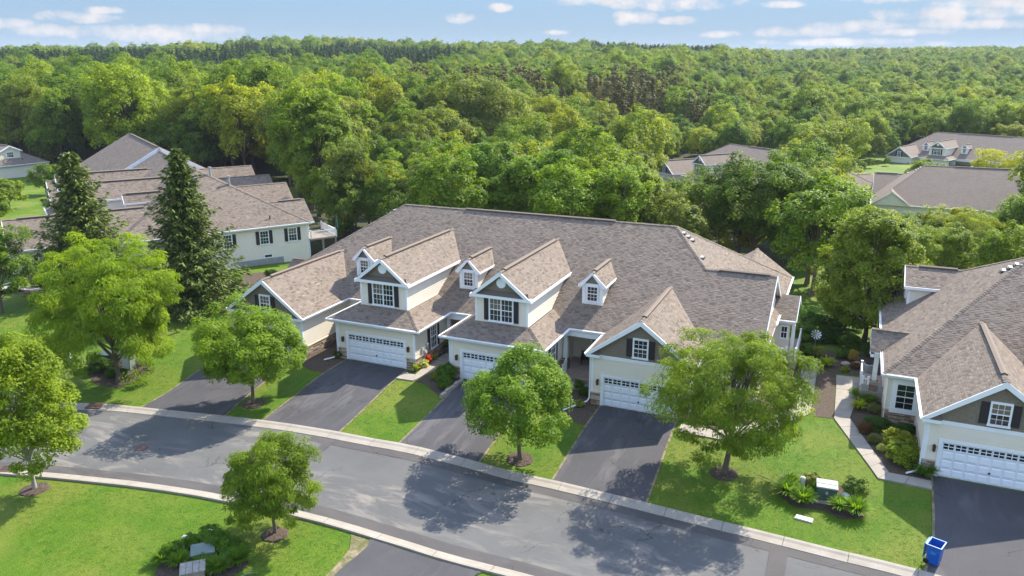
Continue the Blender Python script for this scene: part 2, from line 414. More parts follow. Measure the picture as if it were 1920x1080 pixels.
kerb_root = empty('kerb', (0, 0, 0), kind='structure', label='pale concrete kerbs edging both sides of the street')
def kerb(back, front, step=3.0):
    B = np.array(back); Fp = np.array(front)
    d = np.r_[0, np.cumsum(np.hypot(*np.diff(B, axis=0).T))]; n = int(d[-1]/step)
    t = np.linspace(0, d[-1], n+1)
    g = .012
    for k in range(n):
        ts = np.array([t[k]+g, (t[k]+t[k+1])/2, t[k+1]-g])
        V = []
        for s in ts:
            b = np.array([np.interp(s, d, B[:, 0]), np.interp(s, d, B[:, 1])]); f = np.array([np.interp(s, d, Fp[:, 0]), np.interp(s, d, Fp[:, 1])])
            z0 = gz(*((b+f)/2)); jit = RNG.uniform(-.004, .004)
            for (q, h) in ((0, -.1), (0, .125), (.25, .125), (.45, .075), (1, .045), (1, -.1)):
                c = b*(1-q)+f*q; V.append((c[0], c[1], z0+h+jit))
        F = []
        for a in (0, 6):
            for e in range(5): F.append((a+e, a+e+1, a+e+7, a+e+6))
        me = bpy.data.meshes.new('kerb_segment')
        me.from_pydata(V, [], F+[(0, 5, 4, 3, 2, 1), (12, 13, 14, 15, 16, 17)]); me.update()
        link('kerb_segment', me, kerb_root, mats=[M['concrete']])
kerb(FAR_BACK, FAR_FRONT); kerb(NEAR_LAWN, NEAR_ROAD)

DRIVES = {
 'D0': [(-42.74, 35.25), (-43.0, 37.84), (-43.55, 41.0), (-43.8, 46.3), (-38.3, 46.3), (-37.6, 41), (-37.22, 38.5), (-36.67, 36.5)],
 'D1': [(-33.84, 36.95), (-34.15, 41.0), (-34.42, 44.0), (-34.45, 47.5), (-29.2, 47.5), (-29.05, 45.56), (-28.6, 41), (-28.3, 37.5)],
 'D2': [(-23.9, 37.66), (-24.1, 44.22), (-24.5, 47.5), (-19.5, 47.5), (-19.1, 43.5), (-18.75, 38.1)],
 'D3': [(-13.99, 38.16), (-14.2, 44.68), (-14.25, 48.3), (-9.1, 48.3), (-8.95, 45.87), (-8.75, 41.82), (-8.56, 38.0)],
 'DR': [(5.1, 36.95), (5.6, 39.5), (5.75, 41.97), (5.85, 45.0), (5.9, 46.1), (11.3, 46.1), (11.4, 42), (11.6, 36.0)],
}
dlab = {'D0': 'driveway under the round maple at the left end garage', 'D1': 'wide driveway to the garage with the orange flowers beside it',
        'D2': 'middle driveway half hidden by the maple', 'D3': 'driveway left of the feathery locust tree', 'DR': 'driveway beside the blue bin'}
for k, poly in DRIVES.items():
    o = drape('driveway', poly, .05, M['drive']); tag(o, 'dark asphalt '+dlab[k], None, None, 'structure')
    c = np.mean(poly, 0)
    e = drape('driveway_edge', [(x+(.13 if x > c[0] else -.13), y) for x, y in poly], .034, M['soil']); tag(e, 'dry bare soil strip along the driveway', None, None, 'structure')
o = drape('driveway', [(-20.2, 28.78), (-19.98, 28.29), (-20.01, 27.32), (-20.12, 26.13), (-20.1, 22), (-14.6, 22), (-14.5, 28.2), (-14.1, 29.0)], .05, M['drive']); tag(o, 'dark asphalt driveway on the near side of the street', None, None, 'structure')
o = drape('driveway_edge', [(-21.2, 28.6), (-20.6, 27.6), (-20.45, 26.13), (-20.3, 22), (-19.9, 22), (-19.9, 28.7)], .036, M['soil']); tag(o, 'dry bare soil at the near driveway corner', None, None, 'structure')

def walk(a, b, label, step=1.25, h=.085):
    """concrete walk between two edge lines, slab by slab"""
    root = empty('path', (0, 0, 0), kind='structure', label=label)
    A = np.array(a, float); B = np.array(b, float)
    for i in range(len(A)-1):
        ln = (np.hypot(*(A[i+1]-A[i]))+np.hypot(*(B[i+1]-B[i])))/2; n = max(1, round(ln/step))
        for k in range(n):
            g = .012/ln*n
            q = []
            for t in ((k+g)/n, (k+1-g)/n):
                q.append((A[i]*(1-t)+A[i+1]*t, B[i]*(1-t)+B[i+1]*t))
            P = [q[0][0], q[0][1], q[1][1], q[1][0]]
            j = RNG.uniform(-.006, .006)
            V = [(p[0], p[1], gz(*p)+h+j) for p in P]+[(p[0], p[1], gz(*p)-.1) for p in P]
            me = bpy.data.meshes.new('slab'); me.from_pydata(V, [], [(0, 1, 2, 3), (0, 4, 5, 1), (1, 5, 6, 2), (2, 6, 7, 3), (3, 7, 4, 0)]); me.update()
            bm = bmesh.new(); bm.from_mesh(me); bmesh.ops.recalc_face_normals(bm, faces=bm.faces[:])
            if bm.faces[:][0].normal.z < 0: bmesh.ops.reverse_faces(bm, faces=bm.faces[:])
            bm.to_mesh(me); bm.free()
            link('slab', me, root, mats=[M['concrete']])
walk([(-29.05, 45.62), (-27.6, 45.7), (-27.15, 47.8), (-26.95, 50.2), (-26.7, 52.0)], [(-28.98, 46.68), (-28.0, 46.75), (-28.2, 48.2), (-28.1, 50.6), (-28.0, 52.0)], 'pale concrete walk to the porch beside the orange flowers')
walk([(-18.2, 48.6), (-17.2, 49.6), (-15.9, 51.2)], [(-19.3, 48.6), (-18.4, 50.2), (-18.25, 51.4)], 'pale concrete walk to the porch with two white railings')
walk([(-8.6, 46.35), (-5.94, 46.3), (-2.91, 49.4), (-1.03, 52.5), (-1.03, 63.1)], [(-8.6, 47.5), (-6.2, 47.5), (-3.6, 50.4), (-2.0, 53.3), (-2.2, 63.1)], 'curved pale concrete walk along the right end of the central townhouse')
walk([(.32, 60.32), (.42, 57.6), (.48, 52.29), (3.06, 44.78), (5.75, 44.5)], [(1.95, 60.35), (1.95, 57.6), (1.42, 52.6), (3.62, 45.6), (5.75, 45.42)], 'angled pale concrete walk to the driveway of the right townhouse')
walk([(-96, 44), (-84, 47.6), (-76, 50.2), (-68, 51.6)], [(-96.2, 45), (-84.3, 48.6), (-76.3, 51.2), (-68, 52.6)], 'concrete walk in front of the left townhouse')

BEDS = {
 'beside the orange flowers': [(-28.75, 46.85), (-28.3, 46.85), (-28.32, 48.2), (-28.22, 50.6), (-28.1, 51.9), (-28.4, 51.9), (-28.45, 47.6)],
 'left of the middle garage': [(-27.5, 45.75), (-26.63, 45.7), (-24.35, 44.0), (-24.2, 46.4), (-24.65, 47.6), (-25.4, 47.6), (-25.4, 52), (-26.7, 52), (-26.9, 50.2), (-27.1, 47.8)],
 'beside the left end garage': [(-35.6, 44.6), (-34.45, 44.6), (-34.5, 47.5), (-35.3, 47.6), (-35.3, 52.4), (-37.7, 52.4), (-37.7, 46.5), (-37.2, 45.2)],
 'left of the locust driveway': [(-16.4, 45.6), (-14.5, 45.0), (-14.33, 45.35), (-14.37, 48.3), (-15.1, 48.4), (-15.2, 51.6), (-15.8, 51.2), (-17.1, 49.5)],
 'around the middle porch walk': [(-18.9, 47.6), (-18.3, 48.5), (-19.3, 48.6), (-18.5, 50.2), (-18.3, 51.5), (-18.6, 51.5), (-18.6, 47.6)],
 'between the two side walks': [(-1.0, 60.9), (.30, 60.7), (.46, 52.4), (-.96, 52.2)],
 'in front of the right townhouse': [(1.36, 58.4), (1.46, 52.62), (3.66, 45.64), (5.85, 45.48), (5.98, 46.15), (5.2, 46.2), (5.3, 52.8), (3.5, 52.8), (3.4, 58.4)],
 'round the utility cabinet by the right driveway': [(-2.03, 41.49), (-1.78, 42.6), (-.92, 43.3), (.08, 43.6), (1.35, 43.5), (2.25, 42.8), (2.44, 41.51), (2.37, 40.6), (1.31, 40.2), (.35, 40.7), (-1.02, 40.5)],
 'round the near cabinet': [(-28.2, 23.3), (-28.3, 24.3), (-28.1, 25.0), (-27.2, 25.6), (-26.1, 25.4), (-24.7, 25.1), (-24.0, 24.4), (-24.2, 23.2), (-26.0, 22.0), (-27.6, 22.2)],
 'under the yellow green locust': [(-52.5, 38.6), (-50.5, 41.2), (-48, 41), (-46.6, 38.4), (-47, 37), (-49, 36.9)],
 'behind the side walks': [(-2.6, 63.4), (-1.1, 63.3), (-1.1, 61.4), (.32, 60.9), (3.4, 60.9), (3.4, 66.5), (-2.6, 66.5)],
 'by the right end of the central townhouse': [(-8.3, 47.7), (-6.4, 47.7), (-3.8, 50.5), (-2.2, 53.4), (-2.4, 61), (-4.7, 61), (-4.7, 52.7), (-8.3, 52.7)],
 'along the left townhouse': [(-83, 43.5), (-80, 42.5), (-70, 57.0), (-58.0, 74.3), (-56.5, 73.0), (-57.5, 64), (-64, 60.5), (-70, 52.5)],
}
for k, poly in BEDS.items():
    o = drape('mulch_bed', poly, .028, M['mulch'], step=1.2); tag(o, 'dark mulch bed '+k, None, None, 'structure')

# ------------------------------------------------------------------ townhouses
CX, CY = -25.4, 60.0            # plan centre of a townhouse in its own drawing
BOX = {}
def unit_box(k):
    """shared stone-like boxes with knocked-off corners"""
    if k not in BOX:
        r = np.random.default_rng(100+k)
        V = []
        for z in (0, 1):
            for (x, y) in ((0, 0), (1, 0), (1, 1), (0, 1)):
                V.append((x+r.uniform(-.05, .05), y*(1 if z == 0 else .8)+(.1 if z else 0)+r.uniform(-.06, .06), z+ (r.uniform(-.25, .1) if z else 0)))
        me = bpy.data.meshes.new('stone'); me.from_pydata(V, [], [(0, 3, 2, 1), (4, 5, 6, 7), (0, 1, 5, 4), (1, 2, 6, 5), (2, 3, 7, 6), (3, 0, 4, 7)]); me.update()
        me.materials.append(STONE[k % 5]); BOX[k] = me
    return BOX[k]

class House:
    def __init__(s, loc, rz, mirror=False, label='', seed=1, detail=2, group=None, lower=0.0):
        s.root = empty('townhouse', loc, rz, label, 'townhouse', group)
        s.m = -1 if mirror else 1; s.detail = detail; s.rng = np.random.default_rng(seed)
    def P(s, p): return (s.m*(p[0]-CX), p[1]-CY, p[2])
    def mesh(s, name, V, F, mats, parent=None, uv=None, midx=None, tint=None):
        me = bpy.data.meshes.new(name)
        V = [s.P(v) for v in V]
        if s.m < 0: F = [tuple(reversed(f)) for f in F]
        me.from_pydata(V, [], [tuple(int(i) for i in f) for f in F])
        for m in mats: me.materials.append(m)
        if midx is not None: me.polygons.foreach_set('material_index', midx)
        if uv is not None:
            l = me.uv_layers.new(name='UVMap')
            for lp in me.loops: l.data[lp.index].uv = uv[lp.vertex_index]
        if tint is not None:
            a = me.attributes.new('tint', 'FLOAT', 'FACE'); a.data.foreach_set('value', np.asarray(tint, dtype=np.float32))
        me.update()
        o = bpy.data.objects.new(name, me); COL.objects.link(o); o.parent = parent or s.root
        return o

def poly_boxes(boxes, fr):
    """boxes (a0,a1,b0,b1,c0,c1) in a wall frame -> verts, faces"""
    V, F = [], []
    for (a0, a1, b0, b1, c0, c1) in boxes:
        i = len(V)
        for c in (c0, c1):
            for (a, b) in ((a0, b0), (a1, b0), (a1, b1), (a0, b1)): V.append(fr(a, b, c))
        F += [(i, i+3, i+2, i+1), (i+4, i+5, i+6, i+7), (i, i+1, i+5, i+4), (i+1, i+2, i+6, i+5), (i+2, i+3, i+7, i+6), (i+3, i, i+4, i+7)]
    return V, F

def frame(o, u):
    """wall frame: a along u (right seen from outside), b up, c outwards"""
    o = np.array(o, float); u = np.array([*u, 0.], float); u /= np.linalg.norm(u); n = np.array([u[1], -u[0], 0.])
    return lambda a, b, c=0.0: tuple(o+u*a+n*c+np.array([0, 0, b]))
def front(x, y, z=0): return frame((x, y, z), (1, 0))
def rightw(x, y, z=0): return frame((x, y, z), (0, 1))
def leftw(x, y, z=0): return frame((x, y, z), (0, -1))
def rearw(x, y, z=0): return frame((x, y, z), (-1, 0))

def clip_band(poly, lo, hi):
    def half(P, lim, keep_above):
        out = []
        for i in range(len(P)):
            p, q = P[i], P[(i+1) % len(P)]
            ip = (p[1] >= lim-1e-9) if keep_above else (p[1] <= lim+1e-9)
            iq = (q[1] >= lim-1e-9) if keep_above else (q[1] <= lim+1e-9)
            if ip: out.append(p)
            if ip != iq:
                t = (lim-p[1])/(q[1]-p[1]); out.append((p[0]+t*(q[0]-p[0]), lim))
        return out
    P = half(poly, lo, True)
    return half(P, hi, False) if len(P) > 2 else []

def clad_door(h, fr, hw, lo, hi, base, w=2.66, dh=2.31):
    for P in ([(-hw, lo), (-w, lo), (-w, hi), (-hw, hi)], [(w, lo), (hw, lo), (hw, hi), (w, hi)], [(-w, base+dh), (w, base+dh), (w, hi), (-w, hi)]): clad(h, fr, P)

def clad(h, fr, poly, kind='siding', board=None, name=None):
    """lap siding / shakes with real courses over a convex wall outline"""
    shake = kind == 'shake'
    board = board or (.20 if shake else .20); lift = .026 if shake else .032
    V, F, mi = [], [], []
    i = len(V); V += [fr(a, b, -.05) for a, b in poly]; F.append(tuple(range(i, i+len(poly))))
    if h.detail == 0:
        V = [fr(a, b, 0) for a, b in poly]
    else:
        b0 = min(p[1] for p in poly); b1 = max(p[1] for p in poly); k = 0
        z = b0 if shake else math.floor(b0/board)*board
        while z < b1-1e-4:
            P = clip_band(poly, max(z, b0), min(z+board, b1))
            if len(P) > 2:
                a_lo = min(p[0] for p in P); a_hi = max(p[0] for p in P)
                cuts = [a_lo, a_hi]
                if shake:
                    cuts = [a_lo]
                    while cuts[-1] < a_hi: cuts.append(cuts[-1]+h.rng.uniform(.16, .34))
                    cuts[-1] = a_hi
                for a, b_ in zip(cuts[:-1], cuts[1:]):
                    Q = P if not shake else [(y, x) for x, y in clip_band([(y, x) for x, y in P], a, b_-.008)]
                    if len(Q) < 3: continue
                    d = h.rng.uniform(0, .010) if shake else 0
                    i = len(V); V += [fr(p[0], p[1], d+lift*(1-(p[1]-z)/board)+.002) for p in Q]; F.append(tuple(range(i, i+len(Q))))
                    lows = [p for p in Q if p[1] < max(z, b0)+1e-5]
                    if len(lows) >= 2:
                        aa, bb = min(p[0] for p in lows), max(p[0] for p in lows)
                        i = len(V); V += [fr(aa, z, -.01), fr(bb, z, -.01), fr(bb, z, lift+d+.002), fr(aa, z, lift+d+.002)]; F.append((i, i+1, i+2, i+3))
            z += board
    return h.mesh(name or ('shake_wall' if shake else 'siding'), V, F, [M['taupe'] if shake else M['cream']])

ONE_EACH = {'soffit', 'corner_board', 'window_surround', 'porch_screen', 'flashing'}
def boxes(h, name, fr, bx, m, parent=None):
    if name in ONE_EACH and len(bx) > 1:
        for b in bx: o = boxes(h, name, fr, [b], m, parent)
        return o
    V, F = poly_boxes(bx, fr); return h.mesh(name, V, F, [m], parent)

def window(h, fr, w, ht, cols=3, rows=4, shutters=True, units=1, trim=.10, wide=0.0, shw=.36):
    """frame centred on a=0, sill at b=0"""
    W = w/2; fr0 = fr; fr = lambda a, b, c=0.0: fr0(a, b, c+.036)
    bx = [(-W-trim, W+trim, ht, ht+trim+.03, -.02, .075), (-W-trim-.03, W+trim+.03, -trim-.02, 0, -.02, .10), (-W-trim, -W, 0, ht, -.02, .07), (W, W+trim, 0, ht, -.02, .07)]
    uw = w/units
    mt = .022 if h.detail else .03
    for k in range(units):
        a0 = -W+k*uw; a1 = a0+uw
        if k: bx.append((a0-.045, a0+.045, 0, ht, -.02, .065))
        bx.append((a0, a1, ht/2-.03, ht/2+.03, .0, .055))
        for c in range(1, cols): x = a0+uw*c/cols; bx.append((x-mt/2, x+mt/2, 0, ht, .018, .042))
        for r in range(1, rows):
            if r*2 != rows: z = ht*r/rows; bx.append((a0, a1, z-mt/2, z+mt/2, .018, .040))
    if h.detail == 0: bx = bx[:4]+[b for b in bx[4:] if True]
    o = boxes(h, 'window', fr, bx, M['white'])
    for k in range(units):
        a0 = -W+k*uw; a1 = a0+uw
        for (z0, z1) in ((0.0, ht/2-.03), (ht/2+.03, ht)):
            V = [fr(a0+.005, z0, .012), fr(a1-.005, z0, .012), fr(a1-.005, z1, .012), fr(a0+.005, z1, .012)]
            gm = M['glass_blind'] if (z0 > .1 and h.rng.random() < .35) else (M['glass_green'] if h.rng.random() < .4 else M['glass']); h.mesh('pane', V, [(0, 1, 2, 3)], [gm], o)
    if wide:
        boxes(h, 'window_surround', fr, [(-W-trim-wide, -W-trim, -.25, ht+.25, -.02, .045), (W+trim, W+trim+wide, -.25, ht+.25, -.02, .045)], M['white'], o)
    if shutters:
        for sgn in (-1, 1):
            a0 = sgn*(W+trim+.02); a1 = sgn*(W+trim+.02+shw); a0, a1 = min(a0, a1), max(a0, a1)
            b = [(a0, a1, -.04, ht+.04, .0, .05)]
            b += [(a0+.05, a1-.05, .06, ht/2-.05, .05, .062), (a0+.05, a1-.05, ht/2+.05, ht-.06, .05, .062)]
            boxes(h, 'shutter', fr, b, M['shutter'])
    return o

def garage_door(h, fr, w=4.88, ht=2.13):
    W = w/2
    tr = boxes(h, 'garage_door', fr, [(-W, W, 0, ht, -.10, -.05)], M['door_white'])
    boxes(h, 'door_frame', fr, [(-W-.22, -W, 0, ht, -.12, .06), (W, W+.22, 0, ht, -.12, .06), (-W-.22, W+.22, ht, ht+.18, -.12, .06)], M['white'], tr)
    n = 8; pw = w/n; rh = ht/4
    if h.detail == 0: return
    for r in range(4):
        for c in range(n):
            a0 = -W+c*pw+.05; a1 = a0+pw-.10; b0 = r*rh+.05; b1 = b0+rh-.10
            if r < 3:
                V = [fr(a0, b0, -.037), fr(a1, b0, -.037), fr(a1, b1, -.037), fr(a0, b1, -.037), fr(a0+.05, b0+.05, -.012), fr(a1-.05, b0+.05, -.012), fr(a1-.05, b1-.05, -.012), fr(a0+.05, b1-.05, -.012)]
                h.mesh('panel', V, [(4, 5, 6, 7), (0, 1, 5, 4), (1, 2, 6, 5), (2, 3, 7, 6), (3, 0, 4, 7)], [M['door_white']], tr)
            else:
                b0 += .06; b1 -= .04
                V = [fr(a0, b0, -.034), fr(a1, b0, -.034), fr(a1, b1, -.034), fr(a0, b1, -.034)]
                h.mesh('pane', V, [(0, 1, 2, 3)], [M['glass']], tr)
                am = (a0+a1)/2; bm = (b0+b1)/2
                boxes(h, 'muntin', fr, [(am-.02, am+.02, b0, b1, -.034, -.015), (a0, a1, bm-.02, bm+.02, -.034, -.016), (a0-.03, a1+.03, b0-.03, b0, -.036, -.012), (a0-.03, a1+.03, b1, b1+.03, -.036, -.012), (a0-.03, a0, b0, b1, -.036, -.012), (a1, a1+.03, b0, b1, -.036, -.012)], M['door_white'], tr)
    for r in range(1, 4): boxes(h, 'door_seam', fr, [(-W, W, r*rh-.006, r*rh+.006, -.041, -.0375)], M['grey_metal'], tr)
    boxes(h, 'handle', fr, [(-.05, .05, .62, .72, -.04, .01)], M['dark_metal'], tr)

def stones(h, fr, a0, a1, b0, b1):
    """ledge stone facing: mortar backing with every stone its own piece"""
    back = boxes(h, 'stone_veneer', fr, [(a0, a1, b0, b1, -.03, .012)], M['mortar'])
    boxes(h, 'stone_cap', fr, [(a0-.02, a1+.02, b1, b1+.06, -.02, .11)], STONE[2], back)
    if h.detail == 0: return
    z = b0
    V, F, mi = [], [], []
    while z < b1-.03:
        hh = min(h.rng.uniform(.10, .19), b1-z); a = a0
        while a < a1-.02:
            w = min(h.rng.uniform(.22, .62), a1-a)
            if a1-(a+w) < .12: w = a1-a
            k = int(h.rng.integers(0, 10)); d = h.rng.uniform(.04, .085)
            if h.detail >= 2:
                o = bpy.data.objects.new('stone', unit_box(k)); COL.objects.link(o); o.parent = back
                q0 = np.array(h.P(fr(a+.008, z+.008, 0))); qa = np.array(h.P(fr(a+w-.008, z+.008, 0)))-q0
                qb = np.array([0, 0, hh-.016]); qc = np.array(h.P(fr(a+.008, z+.008, d)))-q0
                mx = Matrix(((qa[0], qb[0], qc[0], q0[0]), (qa[1], qb[1], qc[1], q0[1]), (qa[2], qb[2], qc[2], q0[2]), (0, 0, 0, 1)))
                o.matrix_local = mx
            else:
                v, f = poly_boxes([(a+.008, a+w-.008, z+.008, z+hh-.008, 0, d)], fr)
                F += [tuple(i+len(V) for i in t) for t in f]; V += v; mi += [k % 5]*6
            a += w
        z += hh
    if V:
        o = h.mesh('stone', V, F, STONE, back, midx=mi); o['kind'] = 'stuff'

def in_poly(P, x, y):
    inside = np.zeros(len(x), bool); n = len(P)
    for i in range(n):
        x0, y0 = P[i]; x1, y1 = P[(i+1) % n]
        c = ((y0 > y) != (y1 > y)) & (x < (x1-x0)*(y-y0)/((y1-y0) if y1 != y0 else 1e-9)+x0)
        inside ^= c
    return inside

def roof(h, poly, thick=.14, tabs=True):
    """one roof slope: slab, courses as a texture of its own colour, and raised shingle tabs"""
    Q = np.array(poly, float)
    n = np.cross(Q[1]-Q[0], Q[2]-Q[0])
    for k in range(1, len(Q)-1):
        if np.linalg.norm(n) < 1e-6: n = np.cross(Q[k]-Q[0], Q[k+1]-Q[0])
    n /= np.linalg.norm(n)
    if n[2] < 0: n = -n; Q = Q[::-1]
    u = np.cross([0, 0, 1.], n); u /= np.linalg.norm(u); v = np.cross(n, u)
    o = Q[0]
    uv = [((p-o)@u, (p-o)@v) for p in Q]
    k = len(Q)
    V = [tuple(p) for p in Q]+[tuple(p-np.array([0, 0, thick])) for p in Q]
    F = [tuple(range(k)), tuple(range(2*k-1, k-1, -1))]+[(i+k, (i+1) % k+k, (i+1) % k, i) for i in range(k)]
    ob = h.mesh('roof_slope', V, F, [M['shingle'], M['white']], uv=uv+uv, midx=[0]+[1]*(k+1))
    if not tabs or h.detail == 0: return ob
    e = .16; rng = h.rng
    U = np.array(uv); lo = U.min(0); hi = U.max(0)
    A0, A1, B0 = [], [], []
    for r in range(int((hi[1]-lo[1])/e)+1):
        b = lo[1]+r*e
        nn = int((hi[0]-lo[0])/.5)+4
        w = rng.uniform(.20, .48, nn); g = rng.uniform(.10, .34, nn)
        st = lo[0]+np.cumsum(w+g)-rng.uniform(0, .4)-w
        A0.append(st); A1.append(st+w); B0.append(np.full(nn, b))
    A0 = np.concatenate(A0); A1 = np.concatenate(A1); B0 = np.concatenate(B0); B1 = B0+e*.98
    ok = np.ones(len(A0), bool)
    for (x, y) in ((A0, B0), (A1, B0), (A0, B1), (A1, B1)): ok &= in_poly(U, x, y+1e-4)
    A0, A1, B0, B1 = A0[ok], A1[ok], B0[ok], B1[ok]; m = len(A0)
    if m == 0: return ob
    t0 = rng.uniform(.008, .014, m)*(e/.16)
    def pt(a, b, c): return o+a[:, None]*u+b[:, None]*v+c[:, None]*n
    z = np.full(m, .0015)
    pts = np.stack([pt(A0, B0, t0), pt(A1, B0, t0), pt(A1, B1, z), pt(A0, B1, z), pt(A0, B0, -z), pt(A1, B0, -z)], 1).reshape(-1, 3)
    pts = np.stack([h.m*(pts[:, 0]-CX), pts[:, 1]-CY, pts[:, 2]], 1)
    i = np.arange(m)*6
    F = np.concatenate([np.stack([i, i+1, i+2, i+3], 1), np.stack([i+4, i+5, i+1, i], 1)])
    if h.m < 0: F = F[:, ::-1]
    t = np.clip(np.where(rng.random(m) < .36, rng.normal(.16, .1, m), rng.normal(.5, .18, m)), 0, 1)
    me = np_mesh('shingle', pts, F, tint=np.r_[t, t]); me.materials.append(M['tab'])
    s = bpy.data.objects.new('shingle', me); COL.objects.link(s); s.parent = ob; s['kind'] = 'stuff'
    return ob

def beam(h, name, p, q, w, ht, m, parent=None, up=(0, 0, 1)):
    """rectangular bar from p to q, w wide and ht high, top on the line"""
    p, q = np.array(p, float), np.array(q, float); d = q-p; d /= np.linalg.norm(d)
    s = np.cross(d, up); s /= np.linalg.norm(s); t = np.cross(s, d)
    V = []
    for c in (p, q):
        for (a, b) in ((-w/2, -ht), (w/2, -ht), (w/2, 0), (-w/2, 0)): V.append(tuple(c+s*a+t*b))
    return h.mesh(name, V, [(0, 1, 2, 3), (7, 6, 5, 4), (0, 4, 5, 1), (1, 5, 6, 2), (2, 6, 7, 3), (3, 7, 4, 0)], [m], parent)

def gutter(h, p, q, out):
    """K-style gutter: fascia, trough with an open top"""
    p, q = np.array(p, float), np.array(q, float); o3 = np.array([*out, 0.])
    prof = [(0, .02), (0, -.17), (.09, -.17), (.14, -.03), (.14, 0), (.115, 0), (.10, -.06), (.02, -.06), (.02, .02)]
    V = [tuple(p+o3*a+np.array([0, 0, b])) for a, b in prof]+[tuple(q+o3*a+np.array([0, 0, b])) for a, b in prof]
    k = len(prof); F = [(i, (i+1) % k, (i+1) % k+k, i+k) for i in range(k)]+[tuple(range(k-1, -1, -1)), tuple(range(k, 2*k))]
    ob = h.mesh('gutter', V, F, [M['white']])
    bm = bmesh.new(); bm.from_mesh(ob.data); bmesh.ops.recalc_face_normals(bm, faces=bm.faces[:]); bm.to_mesh(ob.data); bm.free()

def cap(h, p, q, vent=None):
    """ridge or hip cap of overlapping pieces, optional low ridge vent along part of it"""
    p, q = np.array(p, float), np.array(q, float); L = np.linalg.norm(q-p); d = (q-p)/L
    s = np.cross(d, [0, 0, 1.]); s /= np.linalg.norm(s); up = np.cross(s, d)
    V, F = [], []
    n = max(1, int(L/.22)) if h.detail else 1
    for k in range(n):
        a = p+d*(L*k/n); b = p+d*(L*(k+1)/n); i = len(V); lift = .045+h.rng.uniform(0, .012)
        for c, e in ((a, lift), (b, lift-.018 if n > 1 else lift)):
            V += [tuple(c-s*.16+up*(e-.075)), tuple(c+up*e), tuple(c+s*.16+up*(e-.075))]
        F += [(i, i+1, i+4, i+3), (i+1, i+2, i+5, i+4), (i, i+2, i+1)]
    ob = h.mesh('ridge_cap', V, F, [M['tab']], tint=np.repeat(np.clip(h.rng.normal(.5, .2, n), 0, 1), 3))
    if vent:
        a = p+d*L*vent[0]; b = p+d*L*vent[1]
        V = []
        for c in (a, b): V += [tuple(c-s*.17-up*.02), tuple(c-s*.17+up*.065), tuple(c+up*.135), tuple(c+s*.17+up*.065), tuple(c+s*.17-up*.02)]
        h.mesh('ridge_vent', V, [(0, 1, 6, 5), (1, 2, 7, 6), (2, 3, 8, 7), (3, 4, 9, 8), (4, 3, 2, 1, 0), (5, 6, 7, 8, 9)], [M['tab']], ob, tint=[0, .45, .45, 0, .1, .1])

def lantern(h, fr):
    b = [(-.05, .05, .05, .30, 0, .03), (-.02, .02, .24, .28, .03, .16), (-.09, .09, .20, .25, .07, .25), (-.055, .055, .25, .31, .105, .215), (-.075, .075, -.06, .20, .085, .235), (-.05, .05, -.10, -.06, .11, .21)]
    boxes(h, 'lantern', fr, b, M['bronze'])

def pipe_run(h, name, pts, r, m, parent=None, sides=6):
    V, F = [], []
    for j, p in enumerate(pts):
        p = np.array(p, float); q = np.array(pts[min(j+1, len(pts)-1)], float); w = np.array(pts[max(j-1, 0)], float)
        d = q-w; d /= np.linalg.norm(d); a = np.cross(d, [.31, .17, .93] if abs(d[2]) < .9 else [1., .1, 0]); a /= np.linalg.norm(a); b = np.cross(d, a)
        for k in range(sides):
            t = 2*math.pi*k/sides; V.append(tuple(p+a*math.cos(t)*r+b*math.sin(t)*r))
    for j in range(len(pts)-1):
        for k in range(sides):
            F.append((j*sides+k, j*sides+(k+1) % sides, (j+1)*sides+(k+1) % sides, (j+1)*sides+k))
    F += [tuple(range(sides-1, -1, -1)), tuple(range((len(pts)-1)*sides, len(pts)*sides))]
    return h.mesh(name, V, F, [m], parent)

def disc(h, name, fr, a, b, r, c0, c1, m, parent=None, n=18):
    V = [fr(a+r*math.cos(2*math.pi*k/n), b+r*math.sin(2*math.pi*k/n), c) for c in (c0, c1) for k in range(n)]
    return h.mesh(name, V, [tuple(range(n, 2*n)), tuple(range(n-1, -1, -1))]+[(k, (k+1) % n, (k+1) % n+n, k+n) for k in range(n)], [m], parent)

def railing(h, p, q, z0, z1=None, ht=.9, name='railing'):
    """white rail with balusters between two posts"""
    z1 = z0 if z1 is None else z1
    p = np.array(p, float); q = np.array(q, float); L = np.hypot(*(q-p)); n = max(2, int(L/.14))
    fr = frame((*p, 0), q-p); sl = (z1-z0)/L
    V, F = [], []
    def add(a0, a1, lo, hi, c):
        i = len(V)
        for cc in (-c, c):
            for (a, z) in ((a0, z0+sl*a0+lo), (a1, z0+sl*a1+lo), (a1, z0+sl*a1+hi), (a0, z0+sl*a0+hi)): V.append(fr(a, z, cc))
        F.extend([(i, i+3, i+2, i+1), (i+4, i+5, i+6, i+7), (i, i+1, i+5, i+4), (i+1, i+2, i+6, i+5), (i+2, i+3, i+7, i+6), (i+3, i, i+4, i+7)])
    add(0, L, ht-.07, ht, .045); add(0, L, .08, .14, .03)
    for k in range(1, n): a = L*k/n; add(a-.018, a+.018, .14, ht-.07, .018)
    ob = h.mesh(name, V, F, [M['white']])
    for a, z in ((0, z0), (L, z1)):
        boxes(h, 'post', fr, [(a-.065, a+.065, z-z0+z0-.05, z+ht+.10, -.065, .065), (a-.085, a+.085, z+ht+.10, z+ht+.14, -.085, .085)], M['white'], ob)
    return ob

MS, HS, EV = .572, .706, 3.3          # main pitch, hip-end pitch, eave height
XL, XR, YF, YB = -46.6, -4.22, 52.2, 73.4
ZR = EV+MS*(62.8-YF); YR = 62.8
def zmain(y): return EV+MS*(y-YF)

